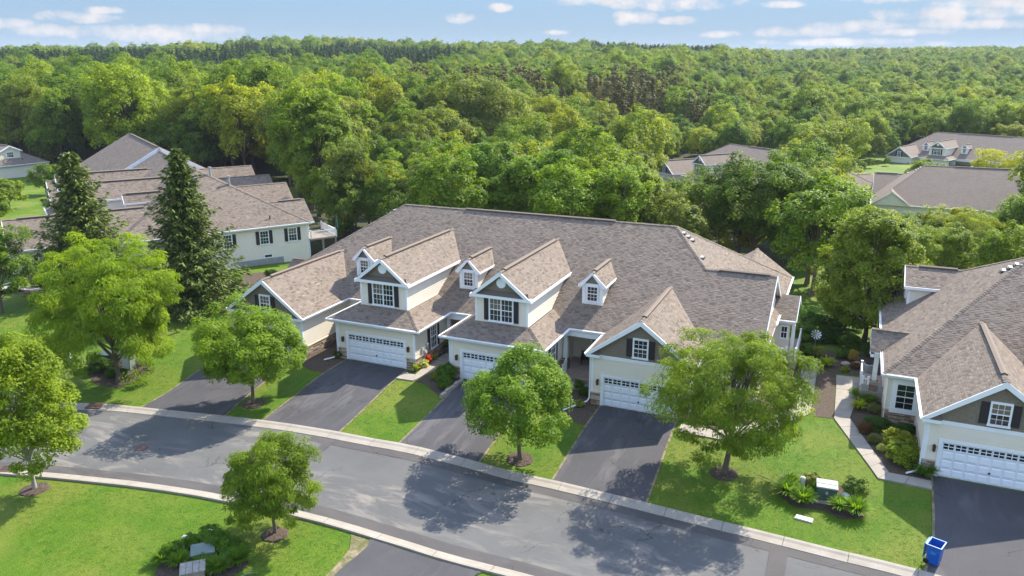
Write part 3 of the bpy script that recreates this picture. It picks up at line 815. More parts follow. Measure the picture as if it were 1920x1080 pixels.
def small_dormer(h, c):
    y = 54.5; hw = .78; zb = zmain(y); ze = 6.12; eo = 1.04; za = 7.12; yf = y-.22; yr = YF+(za-EV)/MS
    fr = front(c, y)
    clad(h, fr, [(-hw, zb-.1), (hw, zb-.1), (hw, ze+.1), (-hw, ze+.1)])
    yb = YF+(ze-EV)/MS
    clad(h, rightw(c+hw, y), [(0, zb), (yb-y, ze), (yb-y+.1, ze+.12), (0, ze+.12)])
    clad(h, leftw(c-hw, y), [(0, zb), (0, ze+.12), (-(yb-y), ze+.1), (-(yb-y), ze)])
    clad(h, front(c, y-.01), [(-hw, ze+.08), (hw, ze+.08), (0, za-.1)], 'shake', name='gable_shake')
    boxes(h, 'gable_trim', fr, [(-hw-.02, hw+.02, ze-.04, ze+.10, 0, .06)], M['white'])
    boxes(h, 'corner_board', fr, [(-hw-.03, -hw+.22, zb, ze-.04, 0, .035), (hw-.22, hw+.03, zb, ze-.04, 0, .035), (-hw+.22, hw-.22, zb+.02, zb+.20, 0, .035), (-hw+.22, hw-.22, ze-.2, ze-.04, 0, .035)], M['white'])
    window(h, front(c, y, zb+.30), .74, 1.06, 3, 4, False, trim=.09)
    s = (za-ze)/eo; ye = YF+(ze-EV)/MS
    for g in (-1, 1):
        roof(h, [(c, yf, za), (c+g*eo, yf, ze), (c+g*eo, ye, ze), (c, yr, za)], .09)
        p0, p1 = (c, yf-.012, za-.02), (c+g*eo, yf-.012, ze-.02)
        V = [(c, yf-.03, za+.01), (c+g*(eo+.02), yf-.03, ze+.01), (c+g*(eo+.02), yf-.03, ze-.18), (c+g*(eo-.22), yf-.03, ze-.18), (c, yf-.03, za-.21)]
        V += [(x, yf+.03, z) for x, _, z in V]
        F = [(0, 4, 3, 2, 1), (5, 6, 7, 8, 9)]+[(i, (i+1) % 5, (i+1) % 5+5, i+5) for i in range(5)]
        if g < 0: F = [tuple(reversed(f)) for f in F]
        h.mesh('rake_board', V, F, [M['white']])
        beam(h, 'fascia', (c+g*(eo+.02), yf, ze+.0), (c+g*(eo+.02), ye, ze+.0), .05, .16, M['white'])
        beam(h, 'soffit', (c+g*(eo+hw)/2, yf, ze-.10), (c+g*(eo+hw)/2, ye-.1, ze-.10), eo-hw, .02, M['white'])
    cap(h, (c, yf, za), (c, yr, za), (.12, .92))

def rake_pair(h, c, yf, eo, za, ze, w=.28, t=.06):
    for g in (-1, 1):
        V = [(c, yf-t/2, za+.015), (c+g*(eo+.02), yf-t/2, ze+.015), (c+g*(eo+.02), yf-t/2, ze-.16), (c+g*(eo-.12), yf-t/2, ze-.16), (c, yf-t/2, za-w-.05)]
        V += [(x, yf+t/2, z) for x, _, z in V]
        F = [(0, 4, 3, 2, 1), (5, 6, 7, 8, 9)]+[(i, (i+1) % 5, (i+1) % 5+5, i+5) for i in range(5)]
        if g < 0: F = [tuple(reversed(f)) for f in F]
        h.mesh('rake_board', V, F, [M['white']])
        # raking soffit under the overhang
        V = [(c, yf, za-.16), (c+g*eo, yf, ze-.16), (c+g*eo, yf+.34, ze-.16), (c, yf+.34, za-.16)]
        h.mesh('soffit', V, [(0, 1, 2, 3) if g > 0 else (3, 2, 1, 0)], [M['white']])

def big_dormer(h, c):
    y = 48.93; hw = 2.03; zb = 4.13; ze = 6.15; eo = 2.33; za = 8.02; yf = y-.32; yr = YF+(za-EV)/MS; ye = YF+(ze-EV)/MS
    fr = front(c, y)
    clad(h, fr, [(-hw, zb-.05), (hw, zb-.05), (hw, ze), (-hw, ze)])
    ybv = YF+(zb-EV)/MS
    for g, wf in ((1, rightw(c+hw, y)), (-1, leftw(c-hw, y))):
        P = [(0, zb), (ybv-y, zb), (ye-y, ze), (ye-y, ze+.05), (0, ze+.05)]
        if g < 0: P = [(-a, b) for a, b in P][::-1]
        clad(h, wf, P)
        boxes(h, 'flashing', wf, [((0 if g > 0 else -(ybv-y)), (ybv-y if g > 0 else 0), zb-.02, zb+.07, 0, .05)], M['cream'])
    boxes(h, 'corner_board', fr, [(-hw-.03, -hw+.10, zb, ze, 0, .035), (hw-.10, hw+.03, zb, ze, 0, .035)], M['white'])
    boxes(h, 'corner_board', rightw(c+hw, y), [(-.04, .10, zb, ze, 0, .035)], M['white'])
    # pent shelf and gable
    boxes(h, 'gable_trim', fr, [(-eo, eo, ze-.12, ze+.10, -.02, .34)], M['white'])
    V = [(c-eo+.1, yf-.02, ze+.10), (c+eo-.1, yf-.02, ze+.10), (c+eo-.3, y, ze+.42), (c-eo+.3, y, ze+.42)]
    h.mesh('pent_roof', V, [(0, 1, 2, 3)], [M['tab']], tint=[.05])
    clad(h, front(c, y+.02), [(-eo+.3, ze+.25), (eo-.3, ze+.25), (0, za-.15)], 'shake', name='gable_shake')
    disc(h, 'gable_vent', front(c, y), 0, ze+1.0, .36, .0, .07, M['white'])
    w = window(h, front(c, y, zb+.22), 1.72, 1.62, 3, 4, True, 2, shw=.36)
    for g in (-1, 1):
        roof(h, [(c, yf, za), (c+g*eo, yf, ze), (c+g*eo, ye, ze), (c, yr, za)])
        beam(h, 'fascia', (c+g*(eo+.025), yf, ze+.02), (c+g*(eo+.025), ye+.05, ze+.02), .06, .20, M['white'])
        beam(h, 'soffit', (c+g*(eo+hw)/2, yf, ze-.12), (c+g*(eo+hw)/2, ye-.1, ze-.12), eo-hw, .02, M['white'])
    rake_pair(h, c, yf, eo, za, ze, .26)
    cap(h, (c, yf, za), (c, yr, za), (.06, .93))

def hip_garage(h, c, st=True):
    """garage with a hipped skirt roof and the big dormer above"""
    hw = 3.39; y = 47.55; ew = 3.98; ye = 47.1; top = 2.1
    z1 = 4.14; s = (z1-EV)/1.80
    fr = front(c, y)
    clad_door(h, fr, hw, -.6, 3.1, 0.0)
    clad(h, rightw(c+hw, y), [(0, -.6), (7.4, -.6), (7.4, 3.1), (0, 3.1)])
    clad(h, leftw(c-hw, y), [(-7.4, -.6), (0, -.6), (0, 3.1), (-7.4, 3.1)])
    roof(h, [(c-ew, ye, EV), (c+ew, ye, EV), (c+ew-1.8, ye+1.8, z1), (c-ew+1.8, ye+1.8, z1)])
    for g in (-1, 1):
        roof(h, [(c+g*ew, ye, EV), (c+g*ew, YF, EV), (c+g*(ew-1.8), YF+(z1-EV)/MS, z1), (c+g*(ew-1.8), ye+1.8, z1)])
        cap(h, (c+g*ew, ye, EV), (c+g*(ew-1.8), ye+1.8, z1))
        gutter(h, (c+g*ew, ye-.10, EV), (c+g*ew, YF, EV), (g, 0))
        boxes(h, 'soffit', front(c, YF), [((hw if g > 0 else -ew), (ew if g > 0 else -hw), 3.05, 3.08, 0, YF-ye)], M['white'])
    gutter(h, (c-ew-.1, ye, EV), (c+ew+.1, ye, EV), (0, -1))
    boxes(h, 'soffit', fr, [(-ew, ew, 3.05, 3.08, 0, y-ye)], M['white'])
    boxes(h, 'corner_board', fr, [(-hw-.03, -hw+.12, -.5, 3.05, 0, .035), (hw-.12, hw+.03, -.5, 3.05, 0, .035)], M['white'])
    boxes(h, 'corner_board', rightw(c+hw, y), [(-.03, .12, .95, 3.05, 0, .035)], M['white'])
    garage_door(h, front(c, y))
    lantern(h, front(c-hw+.50, y, 1.55)); lantern(h, front(c+hw-.50, y, 1.55))
    if st:
        stones(h, front(c, y), -hw, -2.68, -.15, .88); stones(h, front(c, y), 2.64, hw+.02, -.15, .88)
        stones(h, rightw(c+hw, y), .02, 4.6, -.15, .88)
    window(h, rightw(c+hw, y+2.75, 1.0), .86, 1.75, 3, 4, True, shw=.34)
    fr2 = rightw(c+hw, y+1.35)
    boxes(h, 'electric_meter', fr2, [(-.15, .15, .75, 1.25, .02, .12), (.25, .55, .95, 1.6, .02, .14), (-.5, -.28, .9, 1.5, .02, .10), (-.03, .03, .1, .75, .02, .08)], M['grey_metal'])
    disc(h, 'meter_dial', fr2, 0, 1.05, .11, .12, .22, M['pale_plastic'])
    pipe_run(h, 'downspout', [(c-hw-.08, y-.06, 3.1), (c-hw-.08, y-.06, .25), (c-hw-.15, y-.2, .15), (c-hw-.75, y-1.0, .06)], .055, M['white'])
    big_dormer(h, c)

def gable_garage(h, c, y, ze, za, base, ext=0.0, door_side=False, hw=3.33, eo=3.66, hl=False, stones_r=True, stones_l=True):
    """end garage: gable to the street, shakes above a band, cream siding below"""
    yf = y-.30-ext; y = y-ext
    fr = front(c, y); zb = ze-.12
    clad_door(h, fr, hw, base-.5, zb, base)
    s = (za-ze)/eo
    clad(h, fr, [(-hw, zb), (hw, zb), (hw, za-s*hw-.1), (0, za-.12), (-hw, za-s*hw-.1)], 'shake', name='gable_shake')
    boxes(h, 'band_board', fr, [(-hw-.02, hw+.02, zb-.22, zb+.02, 0, .05)], M['white'])
    for g in (-1, 1):     # eave returns with a little shingled top
        a0, a1 = (g*eo, g*(hw-.62)) if g > 0 else (g*eo, g*(hw-.62)); a0, a1 = min(a0, a1), max(a0, a1)
        boxes(h, 'eave_return', fr, [(a0, a1, ze-.24, ze-.04, 0, .34)], M['white'])
        V = [(c+a0, y-.34, ze-.035), (c+a1, y-.34, ze-.035), (c+(a1 if g < 0 else a1-.3), y, ze+.22), (c+(a0 if g > 0 else a0+.3), y, ze+.22)]
        h.mesh('return_roof', V, [(0, 1, 2, 3)], [M['tab']], tint=[.1])
    depth = 52.9-y
    clad(h, rightw(c+hw, y), [(0, base-.6), (depth, base-.6), (depth, ze), (0, ze)])
    clad(h, leftw(c-hw, y), [(-depth, base-.6), (0, base-.6), (0, ze), (-depth, ze)])
    yr = YF+(za-EV)/MS; ye = YF+(ze-EV)/MS
    for g in (-1, 1):
        roof(h, [(c, yf, za), (c+g*eo, yf, ze), (c+g*eo, ye, ze), (c, yr, za)])
        gutter(h, (c+g*eo, yf, ze), (c+g*eo, ye, ze), (g, 0))
        boxes(h, 'soffit', front(c, ye), [((hw if g > 0 else -eo), (eo if g > 0 else -hw), ze-.24, ze-.21, 0, ye-yf)], M['white'])
        boxes(h, 'corner_board', fr, [((-hw-.03, -hw+.13) if g < 0 else (hw-.13, hw+.03))+(base+.9, ze-.2, 0, .035)], M['white'])
    boxes(h, 'corner_board', rightw(c+hw, y), [(-.03, .12, base+.9, ze-.2, 0, .035)], M['white'])
    boxes(h, 'corner_board', leftw(c-hw, y), [(-.12, .03, base+.9, ze-.2, 0, .035)], M['white'])
    rake_pair(h, c, yf, eo, za, ze, .30)
    cap(h, (c, yf, za), (c, yr, za), (.1, .93))
    window(h, front(c, y, ze+.14), .86, 1.18, 3, 4, True, shw=.40)
    garage_door(h, front(c, y, base), 4.88, 2.13)
    pipe_run(h, 'downspout', [(c-hw-.09, y-.05, ze-.2), (c-hw-.09, y-.05, base+.45), (c-hw-.2, y-.25, base+.25), (c-hw-(.75 if door_side else 1.35), y-(.5 if door_side else 1.9), base+.07)], .055, M['white'])
    lantern(h, front(c-hw+.48, y, base+1.62)); lantern(h, front(c+hw-.48, y, base+1.62))
    stones(h, fr, -hw, -2.68, base-.15, base+.88); stones(h, fr, 2.64, hw+.02, base-.15, base+.88)
    if stones_r: stones(h, rightw(c+hw, y), .02, 4.9, base-.15, base+.88)
    if stones_l: stones(h, leftw(c-hw, y), -4.9, -.02, base-.15, base+.88)

def porch(h, x0, x1, base, rails=True):
    """recessed entry between two garages"""
    zf = base+.50; y0, y1 = 52.15, 55.4
    fr = front(0, y0)
    boxes(h, 'porch_floor', fr, [(x0, x1, base-.3, zf, -(y1-y0), -.02)], M['porch_floor'])
    boxes(h, 'step', fr, [(x0+.5, x1-.1, base-.2, zf-.17, -.02, .30)], M['porch_floor']); boxes(h, 'step', fr, [(x0+.5, x1-.1, base-.2, zf-.34, .30, .62)], M['porch_floor'])
    gutter(h, (x0-.05, YF, EV), (x1+.05, YF, EV), (0, -1))
    boxes(h, 'porch_beam', fr, [(x0, x1, 2.72, 3.12, -.32, -.06)], M['white'])
    boxes(h, 'porch_ceiling', fr, [(x0, x1, 3.12, 3.15, -3.2, 0)], M['white'])
    for cx in (x0+.28, x1-.28):
        stones(h, front(cx, y0+.05), -.26, .26, zf-.5, zf+.72)
        boxes(h, 'column_base', front(cx, y0+.3), [(-.25, .25, zf-.4, zf+.72, -.25, .24), (-.29, .29, zf+.78, zf+.84, -.29, .29)], M['mortar'])
        V = []
        for z, w in ((zf+.84, .17), (2.72, .13)):
            V += [(cx-w, y0+.3-w, z), (cx+w, y0+.3-w, z), (cx+w, y0+.3+w, z), (cx-w, y0+.3+w, z)]
        h.mesh('column', V, [(0, 1, 5, 4), (1, 2, 6, 5), (2, 3, 7, 6), (3, 0, 4, 7)], [M['white']])
    b = front((x0+x1)/2, y1-.35)
    W = (x1-x0)/2
    boxes(h, 'entry_door', b, [(W*.1-.45, W*.1+.45, zf, zf+2.05, .02, .07)], M['shutter'])
    boxes(h, 'door_frame', b, [(W*.1-.57, W*.1-.45, zf, zf+2.15, 0, .08), (W*.1+.45, W*.1+.57, zf, zf+2.15, 0, .08), (W*.1-.57, W*.1+.57, zf+2.05, zf+2.2, 0, .081)], M['white'])
    if rails:
        for x in (x0+.42, x1-.12): railing(h, (x, y0-.70), (x, y0+.02), base+.12, zf)

def townhouse(loc, rz, label, mirror=False, seed=1, detail=2, group=None, units=(-31.85, -22.05), ext=0.0, left_dormer=True, wing_left=False, bay=True, right_lower=True, door_dz=0.0, third_base=-.55, rails=True, porch_stone=True, deck=False, left_windows=False, long_block=False):
    h = House(loc, rz, mirror, label, seed, detail, group)
    HW = 10.6
    # ---- main roof
    PL, PR = (XL+(ZR-EV)/HS, YR, ZR), (XR-(ZR-EV)/HS, YR, ZR)
    yl = 58.84; zl = zmain(yl); xl = XR-(zl-EV)/HS
    frontp = [(XL, YF, EV), (-4.4, YF, EV), (-4.4, yl, zl), (xl, yl, zl), PR, PL]
    roof(h, frontp)
    # rear slope, trimmed where the rear wing rises
    roof(h, [(XR, YB, EV), (XL, YB, EV), PL, PR])
    zw = 5.62; xw = XR-(zw-EV)/HS; yw = YB-(zw-EV)/MS
    roof(h, [(XR, YF+.3, EV), (XR, YB+.5, EV), (xw, YB+.5, zw), (xw, yw, zw), PR])
    roof(h, [(xw, YB+.5, zw), (2*xw-XR, YB+.5, EV), (xw-.01, yw, zw)])
    clad(h, rearw(xw, YB+.2), [(-(XR-xw)+.3, EV-.1), (XR-xw-.3, EV-.1), (0, zw-.2)])
    cap(h, (xw, yw, zw), (xw, YB+.5, zw))
    L = [(XL, YF, EV), PL, (XL, YB, EV)]
    if wing_left:
        xv = XL+(zw-EV)/HS
        L = [(XL, YF, EV), PL, (xv, yw, zw), (xv, YB+.5, zw), (XL, YB+.5, EV)]
        roof(h, [(xv, YB+.5, zw), (xv, yw, zw), (2*xv-XL, YB+.5, EV)])
        clad(h, rearw(xv, YB+.2), [(-(xv-XL)+.3, EV-.1), (xv-XL-.3, EV-.1), (0, zw-.2)])
        cap(h, (xv, yw, zw), (xv, YB+.5, zw), (.3, .9))
    roof(h, L)
    roof(h, [(-4.4, yl, zl), (-4.4, 65.1, zl-MS*(65.1-yl)), (xl-.0, yl, zl)], .14)
    cap(h, PL, PR, (.25, .80)); cap(h, (XL, YF, EV), PL); cap(h, (XR, YB, EV), PR); cap(h, (XL, YB, EV), PL)
    cap(h, (xl, yl, zl), PR); cap(h, (xl, yl, zl), (-4.4, yl, zl), (.2, .9))
    gutter(h, (XL, YF, EV), (XL, YB+(.5 if wing_left else 0), EV), (-1, 0)); gutter(h, (XR, YF+7, EV), (XR, YB+.5, EV), (1, 0))
    gutter(h, (XL, YB, EV), (XR, YB, EV), (0, 1)); gutter(h, (XL-.1, YF, EV), (-44.7, YF, EV), (0, -1)); gutter(h, (-8.0, YF, EV), (-4.3, YF, EV), (0, -1))
    # ---- walls
    lo = -1.4
    clad(h, leftw(XL+.36, 73.1), [(0, lo), (20.5, lo), (20.5, 3.15), (0, 3.15)])
    clad(h, rightw(XR-.4, 52.7), [(0, lo), (20.4, lo), (20.4, 3.15), (6.2, 3.4), (6.2, zmain(58.8)-.15), (0, 3.2)][:4] if False else [(0, lo), (20.4, lo), (20.4, 3.15), (0, 3.15)])
    g = rightw(-4.72, 52.4)
    clad(h, g, [(0, 3.1), (12.2, 3.1), (6.44, zl-.16), (.2, 3.3)], name='gable_siding')
    # rake boards of the low front gable
    for (ya, za_, yb, zb_) in ((YF, EV, yl, zl), (yl, zl, 64.6, zl-MS*(64.6-yl))):
        beam(h, 'rake_board', (-4.38, ya, za_+.015), (-4.38, yb, zb_+.015), .05, .24, M['white'])
    clad(h, rearw(XR-.4, 73.1), [(0, lo), (41.6, lo), (41.6, 3.15), (0, 3.15)])
    clad(h, front(0, 55.0), [(-44.3, lo), (-4.72, lo), (-4.72, 3.4), (-44.3, 3.4)])
    clad(h, front(0, 52.65), [(-8.5, lo), (-4.62, lo), (-4.62, 3.15), (-8.5, 3.15)])
    clad(h, front(0, 52.65), [(XL+.36, lo), (-44.3, lo), (-44.3, 3.15), (XL+.36, 3.15)])
    boxes(h, 'soffit', front(0, YF), [(XL, XL+.4, 3.05, 3.08, -21.2, 0), (XR-.4, XR, 3.05, 3.08, -21.2, 0)], M['white'])
    boxes(h, 'soffit', front(0, YF), [(XL+.4, -44.3, 3.05, 3.081, -.5, 0), (-8.4, XR-.4, 3.05, 3.081, -.5, 0)], M['white'])
    boxes(h, 'corner_board', rightw(XR-.4, 52.7), [(20.26, 20.44, lo, 3.05, 0, .04), (-.04, .12, lo, 3.05, 0, .04)], M['white'])
    boxes(h, 'corner_board', leftw(XL+.36, 73.1), [(-.04, .12, lo, 3.05, 0, .04), (20.38, 20.5, lo, 3.05, 0, .04)], M['white'])
    window(h, rightw(XR-.4, 68.5, 1.2), .9, 1.5); window(h, rightw(XR-.4, 56.5, 1.2), .9, 1.5)
    # ---- left end front room: big window over stone
    stones(h, front(XL+.36, 52.65), 0, 1.78, -.5, .72)
    stones(h, leftw(XL+.36, 73.1), 18.3, 20.45, -.5, .72)
    window(h, front(XL+1.42, 52.65, .95), .98, 1.62, 2, 4, False, trim=.30)
    # ---- garages, dormers, porches
    gable_garage(h, -41.05, 46.38, EV, 6.02, -.22 if door_dz else -.1, ext, bool(door_dz), stones_l=True)
    for c in units: hip_garage(h, c)
    gable_garage(h, -11.72, 48.33, 3.24, 5.98, third_base, stones_l=False, stones_r=False)
    if units:
        for c in sorted([u-5.35 for u in units]+[units[-1]+4.98]): small_dormer(h, c)
    for k, c in enumerate(units):
        nxt = units[k+1]-3.39 if k+1 < len(units) else -11.72-3.33
        porch(h, c+3.39, nxt, third_base+.1 if k == len(units)-1 else -.1, rails and k == len(units)-1)
    clad(h, front(0, 52.3), [(-37.75, -.6), (units[0]-3.39, -.6), (units[0]-3.39, 3.1), (-37.75, 3.1)])
    gutter(h, (-37.4, YF, EV), (units[0]-3.95, YF, EV), (0, -1))
    # ---- side porch on the left end
    zs = 3.22
    roof(h, [(-47.4, 56.3, zs), (-46.4, 56.3, zs), (-45.0, 57.85, 4.45), (-47.4, 57.85, 4.45)])
    roof(h, [(-47.4, 57.85, 4.45), (-45.0, 57.85, 4.45), (-46.4, 59.4, zs), (-47.4, 59.4, zs)])
    cap(h, (-47.4, 57.85, 4.45), (-45.0, 57.85, 4.45))
    clad(h, leftw(-47.32, 57.85), [(-1.5, zs-.05), (1.5, zs-.05), (0, 4.35)])
    boxes(h, 'porch_beam', leftw(-47.3, 57.85), [(-1.55, 1.55, 2.85, 3.2, -.2, .02)], M['white']); boxes(h, 'porch_beam', front(-47.2, 56.4), [(-.1, 1.0, 2.85, 3.2, -.2, .02)], M['white'])
    boxes(h, 'porch_floor', front(-47.0, 56.2), [(-.75, .8, -.5, .38, -3.4, 0)], M['porch_floor'])
    stones(h, front(-46.9, 56.35), -.3, .32, -.4, 1.05); stones(h, leftw(-47.2, 56.6), -.25, .25, -.4, 1.05)
    boxes(h, 'column_base', front(-46.9, 56.62), [(-.29, .29, -.4, 1.05, -.25, .24)], M['mortar'])
    boxes(h, 'column', front(-46.9, 56.62), [(-.14, .14, 1.1, 2.85, -.14, .14)], M['white'])
    railing(h, (-47.68, 57.2), (-47.68, 59.4), .38); railing(h, (-47.6, 56.3), (-47.25, 56.3), .38)
    boxes(h, 'porch_screen', front(-47.0, 56.25), [(-.66, -.2, -.2, .85, 0, .04), (.40, .78, -.2, .85, 0, .04)], M['grey_metal'])
    # ---- side entry on the right end
    zr2 = 4.4; x0, x1 = -4.7, -2.92
    roof(h, [(x0, 61.3, 3.02), (x1, 61.3, 3.02), (x1, 63.75, zr2), (x0, 63.75, zr2)]); roof(h, [(x0, 63.75, zr2), (x1, 63.75, zr2), (x1, 66.2, 3.02), (x0, 66.2, 3.02)])
    gutter(h, (x0, 61.3, 3.02), (x1, 61.3, 3.02), (0, -1)); beam(h, 'rake_board', (x1+.02, 61.3, 3.04), (x1+.02, 63.75, zr2+.02), .05, .22, M['white']); beam(h, 'rake_board', (x1+.02, 63.75, zr2+.02), (x1+.02, 66.2, 3.04), .05, .22, M['white'])
    clad(h, front(0, 61.75), [(-4.6, -1.4), (-3.35, -1.4), (-3.35, 2.85), (-4.6, 2.85)])
    boxes(h, 'porch_beam', front(0, 61.7), [(-4.62, -2.98, 2.6, 2.92, -.2, .0)], M['white']); boxes(h, 'column', front(-3.08, 61.75), [(-.12, .12, -.3, 2.6, -.12, .12)], M['white'])
    window(h, front(-3.75, 61.75, 1.5), .4, .9, 2, 2, False)
    boxes(h, 'porch_floor', front(0, 60.6), [(-4.55, -2.62, -1.2, .1, -5.4, 0)], M['porch_floor'])
    railing(h, (-2.7, 60.7), (-2.7, 65.6), .1); railing(h, (-4.4, 60.65), (-3.4, 60.65), .1)
    # ---- dormer facing sideways on the left hip
    if left_dormer:
        xf = XL+1.64; zb = EV+HS*1.64; yc = 66.9; hw = 2.0; ze = 5.9; za = 7.02; eo = 2.32; xo = xf-.32
        xr = XL+(za-EV)/HS; xe = XL+(ze-EV)/HS
        clad(h, leftw(xf, yc), [(-hw, zb), (hw, zb), (hw, ze), (0, za-.12), (-hw, ze)])
        clad(h, front(xf, yc-hw), [(0, zb), (xe-xf, ze), (0, ze)])
        boxes(h, 'corner_board', front(xf, yc-hw), [(-.02, .12, zb, ze-.05, 0, .035)], M['white'])
        window(h, leftw(xf, yc, zb+.25), 1.2, .95, 4, 2, False)
        for sg in (-1, 1):
            roof(h, [(xo, yc, za), (xo, yc+sg*eo, ze), (xe, yc+sg*eo, ze), (xr, yc, za)])
            beam(h, 'fascia', (xo, yc+sg*(eo+.02), ze+.02), (xe, yc+sg*(eo+.02), ze+.02), .06, .2, M['white'])
            beam(h, 'rake_board', (xo-.02, yc, za+.02), (xo-.02, yc+sg*eo, ze+.02), .06, .24, M['white'])
        boxes(h, 'soffit', front(xf, yc-hw), [(-.3, xe-xf, ze-.16, ze-.13, 0, .32)], M['white'])
        cap(h, (xo, yc, za), (xr, yc, za), (.25, .9))
    # ---- roof vents
    def vent(x, y, n=3, side='r'):
        z = EV+HS*(XR-x) if side == 'r' else EV+HS*(x-XL)
        for k in range(n):
            q = k*.45
            fr = rightw(x-q*.8, y-.1, z+HS*q*.8) if side == 'r' else leftw(x+q*.8, y, z+HS*q*.8)
            ob = boxes(h, 'roof_vent', fr, [(-.28, .28, .0, .10, -.35, .08)], M['dark_metal']); boxes(h, 'vent_hood', fr, [(-.3, .3, .10, .17, -.40, .0)], M['grey_metal'], ob)
    vent(-11.3, 62.6); vent(-10.1, 60.6, 1); vent(XL+7.0, 62.2, 3, 'l')
    pipe_run(h, 'vent_pipe', [(XL+1.0, 68.85, 3.9), (XL+1.0, 68.85, 4.4)], .07, M['dark_metal'])
    if left_windows:
        fr = leftw(XL+.36, 73.1)
        for a, dbl in ((10.0, 2), (5.3, 1), (1.9, 1)):
            y = 73.1-a; window(h, leftw(XL+.36, y, 1.25), .92*dbl, 1.5, 3, 4, True, dbl, shw=.40)
        boxes(h, 'basement_window', leftw(XL+.36, 73.1-5.0, -.45), [(-.55, .55, -.06, .42, 0, .05)], M['white']); boxes(h, 'pane', leftw(XL+.36, 73.1-5.0, -.45), [(-.42, .42, .05, .32, .04, .06)], M['glass'])
        boxes(h, 'foundation', fr, [(3.2, 9.0, -1.4, -.55, .0, .06)], M['foundation'])
        for a, z in ((8.6, .5), (3.2, .75)): disc(h, 'wall_vent', fr, a, z, .09, .0, .14, M['white'])
        window(h, leftw(-44.45, 46.38-ext+2.9, 1.2), .92, 1.4)
        pipe_run(h, 'downspout', [(XL+.25, 73.2, 3.2), (XL+.25, 73.2, -1.0)], .06, M['white'])
        for x, y, z, hh in ((XL+6.2, YR+3.0, ZR-2.3, 1.5), (XL+7.9, YR+1.3, ZR-.9, 1.1), (XL+12, YR+1.5, ZR-.9, .5), (XL+16, YR+1.2, ZR-.8, .5)):
            o = pipe_run(h, 'flue', [(x, y, z), (x, y, z+hh)], .13 if hh > 1 else .06, M['grey_metal']); 
            if hh > 1: pipe_run(h, 'flue_cap', [(x, y, z+hh+.02), (x, y, z+hh+.2)], .2, M['grey_metal'], o)
    if long_block:      # second, slightly higher section of the row with a white raked end, and hipped rear wings
        up = .55; xa, xb = -13.6, 14.0
        roof(h, [(xa, YF, EV+up), (xb, YF, EV+up), (xb, YR, ZR+up), (xa, YR, ZR+up)]); roof(h, [(xb, YB, EV+up), (xa, YB, EV+up), (xa, YR, ZR+up), (xb, YR, ZR+up)])
        cap(h, (xa, YR, ZR+up), (xb, YR, ZR+up), (.05, .9))
        for ya in (YF, YB): beam(h, 'rake_board', (xa-.03, ya, EV+up+.02), (xa-.03, YR, ZR+up+.02), .06, .62, M['white'])
        clad(h, rearw(0, YB-.3), [(-xb, -1.4), (-xa, -1.4), (-xa, EV+.5), (-xb, EV+.5)]); clad(h, front(0, YF+.4), [(-4.4, -.6), (xb, -.6), (xb, EV+.4), (-4.4, EV+.4)])
        for xw2, zr2_ in ((XL+13.5, 6.3), (XL+21.0, 6.5), (XL+30, 6.8)):
            q = (zr2_-EV)/HS; ya = YB-(zr2_-EV)/MS
            for sg in (-1, 1): roof(h, [(xw2, ya, zr2_), (xw2, YB+1.6, zr2_), (xw2+sg*q, YB+1.6, EV), (xw2+sg*q, YB-.2, EV)])
            cap(h, (xw2, ya, zr2_), (xw2, YB+1.6, zr2_)); clad(h, rearw(xw2, YB+1.3), [(-q+.3, -1.4), (q-.3, -1.4), (q-.3, EV-.1), (0, zr2_-.2), (-q+.3, EV-.1)])
    if deck:
        d = rearw(XL, 73.2)
        boxes(h, 'deck_floor', frame((XL-.2, 76.6, 0), (-1, 0)), [(-5.2, .0, 1.05, 1.25, -3.4, 0)], M['deck_wood'])
        railing(h, (XL-.15, 76.5), (XL-.15, 73.3), 1.25, name='deck_railing'); railing(h, (XL+5, 76.5), (XL-.1, 76.5), 1.25, name='deck_railing')
        for x, y in ((XL-.1, 76.4), (XL+4.8, 76.4), (XL-.1, 74.8)): boxes(h, 'deck_post', front(x, y), [(-.08, .08, -2.5, 1.1, -.08, .08)], M['deck_wood'])
    return h

MAIN = townhouse((CX, CY, 0), 0, 'long cream townhouse in the middle with two big dormers above white garage doors', seed=3, left_dormer=False)
RIGHT = townhouse((CX+49.62, CY-.1, -.08), 0, 'cream townhouse at the right edge with a sideways dormer on its brown roof', seed=5, units=(-31.85, -22.05), door_dz=1, third_base=-.3, rails=False)
TH = math.radians(90-33.4)         # the left row stands at an angle to the street
def place_local(px, py, lx, ly, rz):
    """world origin so that drawing point (px,py) relative to centre lands on (lx,ly) turned by rz"""
    c, s = math.cos(rz), math.sin(rz); return (lx-(c*px-s*py), ly-(s*px+c*py))
RZL = -math.radians(33.4)
# near end eave corner of the mirrored drawing: x = -(XL-CX), y = YB-CY
lx, ly = place_local(-(XL-CX), YB+.2-CY, -59.87, 77.03, RZL)
LEFT = townhouse((lx, ly, 0), RZL, 'cream townhouse at the left behind two tall spruces, windowed end wall and white deck', mirror=True, seed=9, detail=1, ext=4.0, left_dormer=False, wing_left=True, rails=False, deck=True, left_windows=True, long_block=True)
fx, fy = place_local(-12.0-CX, 62.8-CY, 10.9, 167.5, math.pi)
townhouse((fx, fy, -6.3), math.pi, 'grey brown roofed townhouse seen from the back, beyond the round tree on the right', seed=11, detail=0, rails=False, left_dormer=True)
RZ1 = math.radians(-25.6); fx, fy = place_local(-38.03-CX, 62.8-CY, 20.5, 266, RZ1)
townhouse((fx, fy, -7.8), RZ1, 'farthest townhouse at upper right with a row of white dormers', seed=13, detail=0, rails=False, units=(-31.85,), left_dormer=False)
RZ2 = math.radians(-40.4); fx, fy = place_local(-38.03-CX, 62.8-CY, -27.6, 192, RZ2)
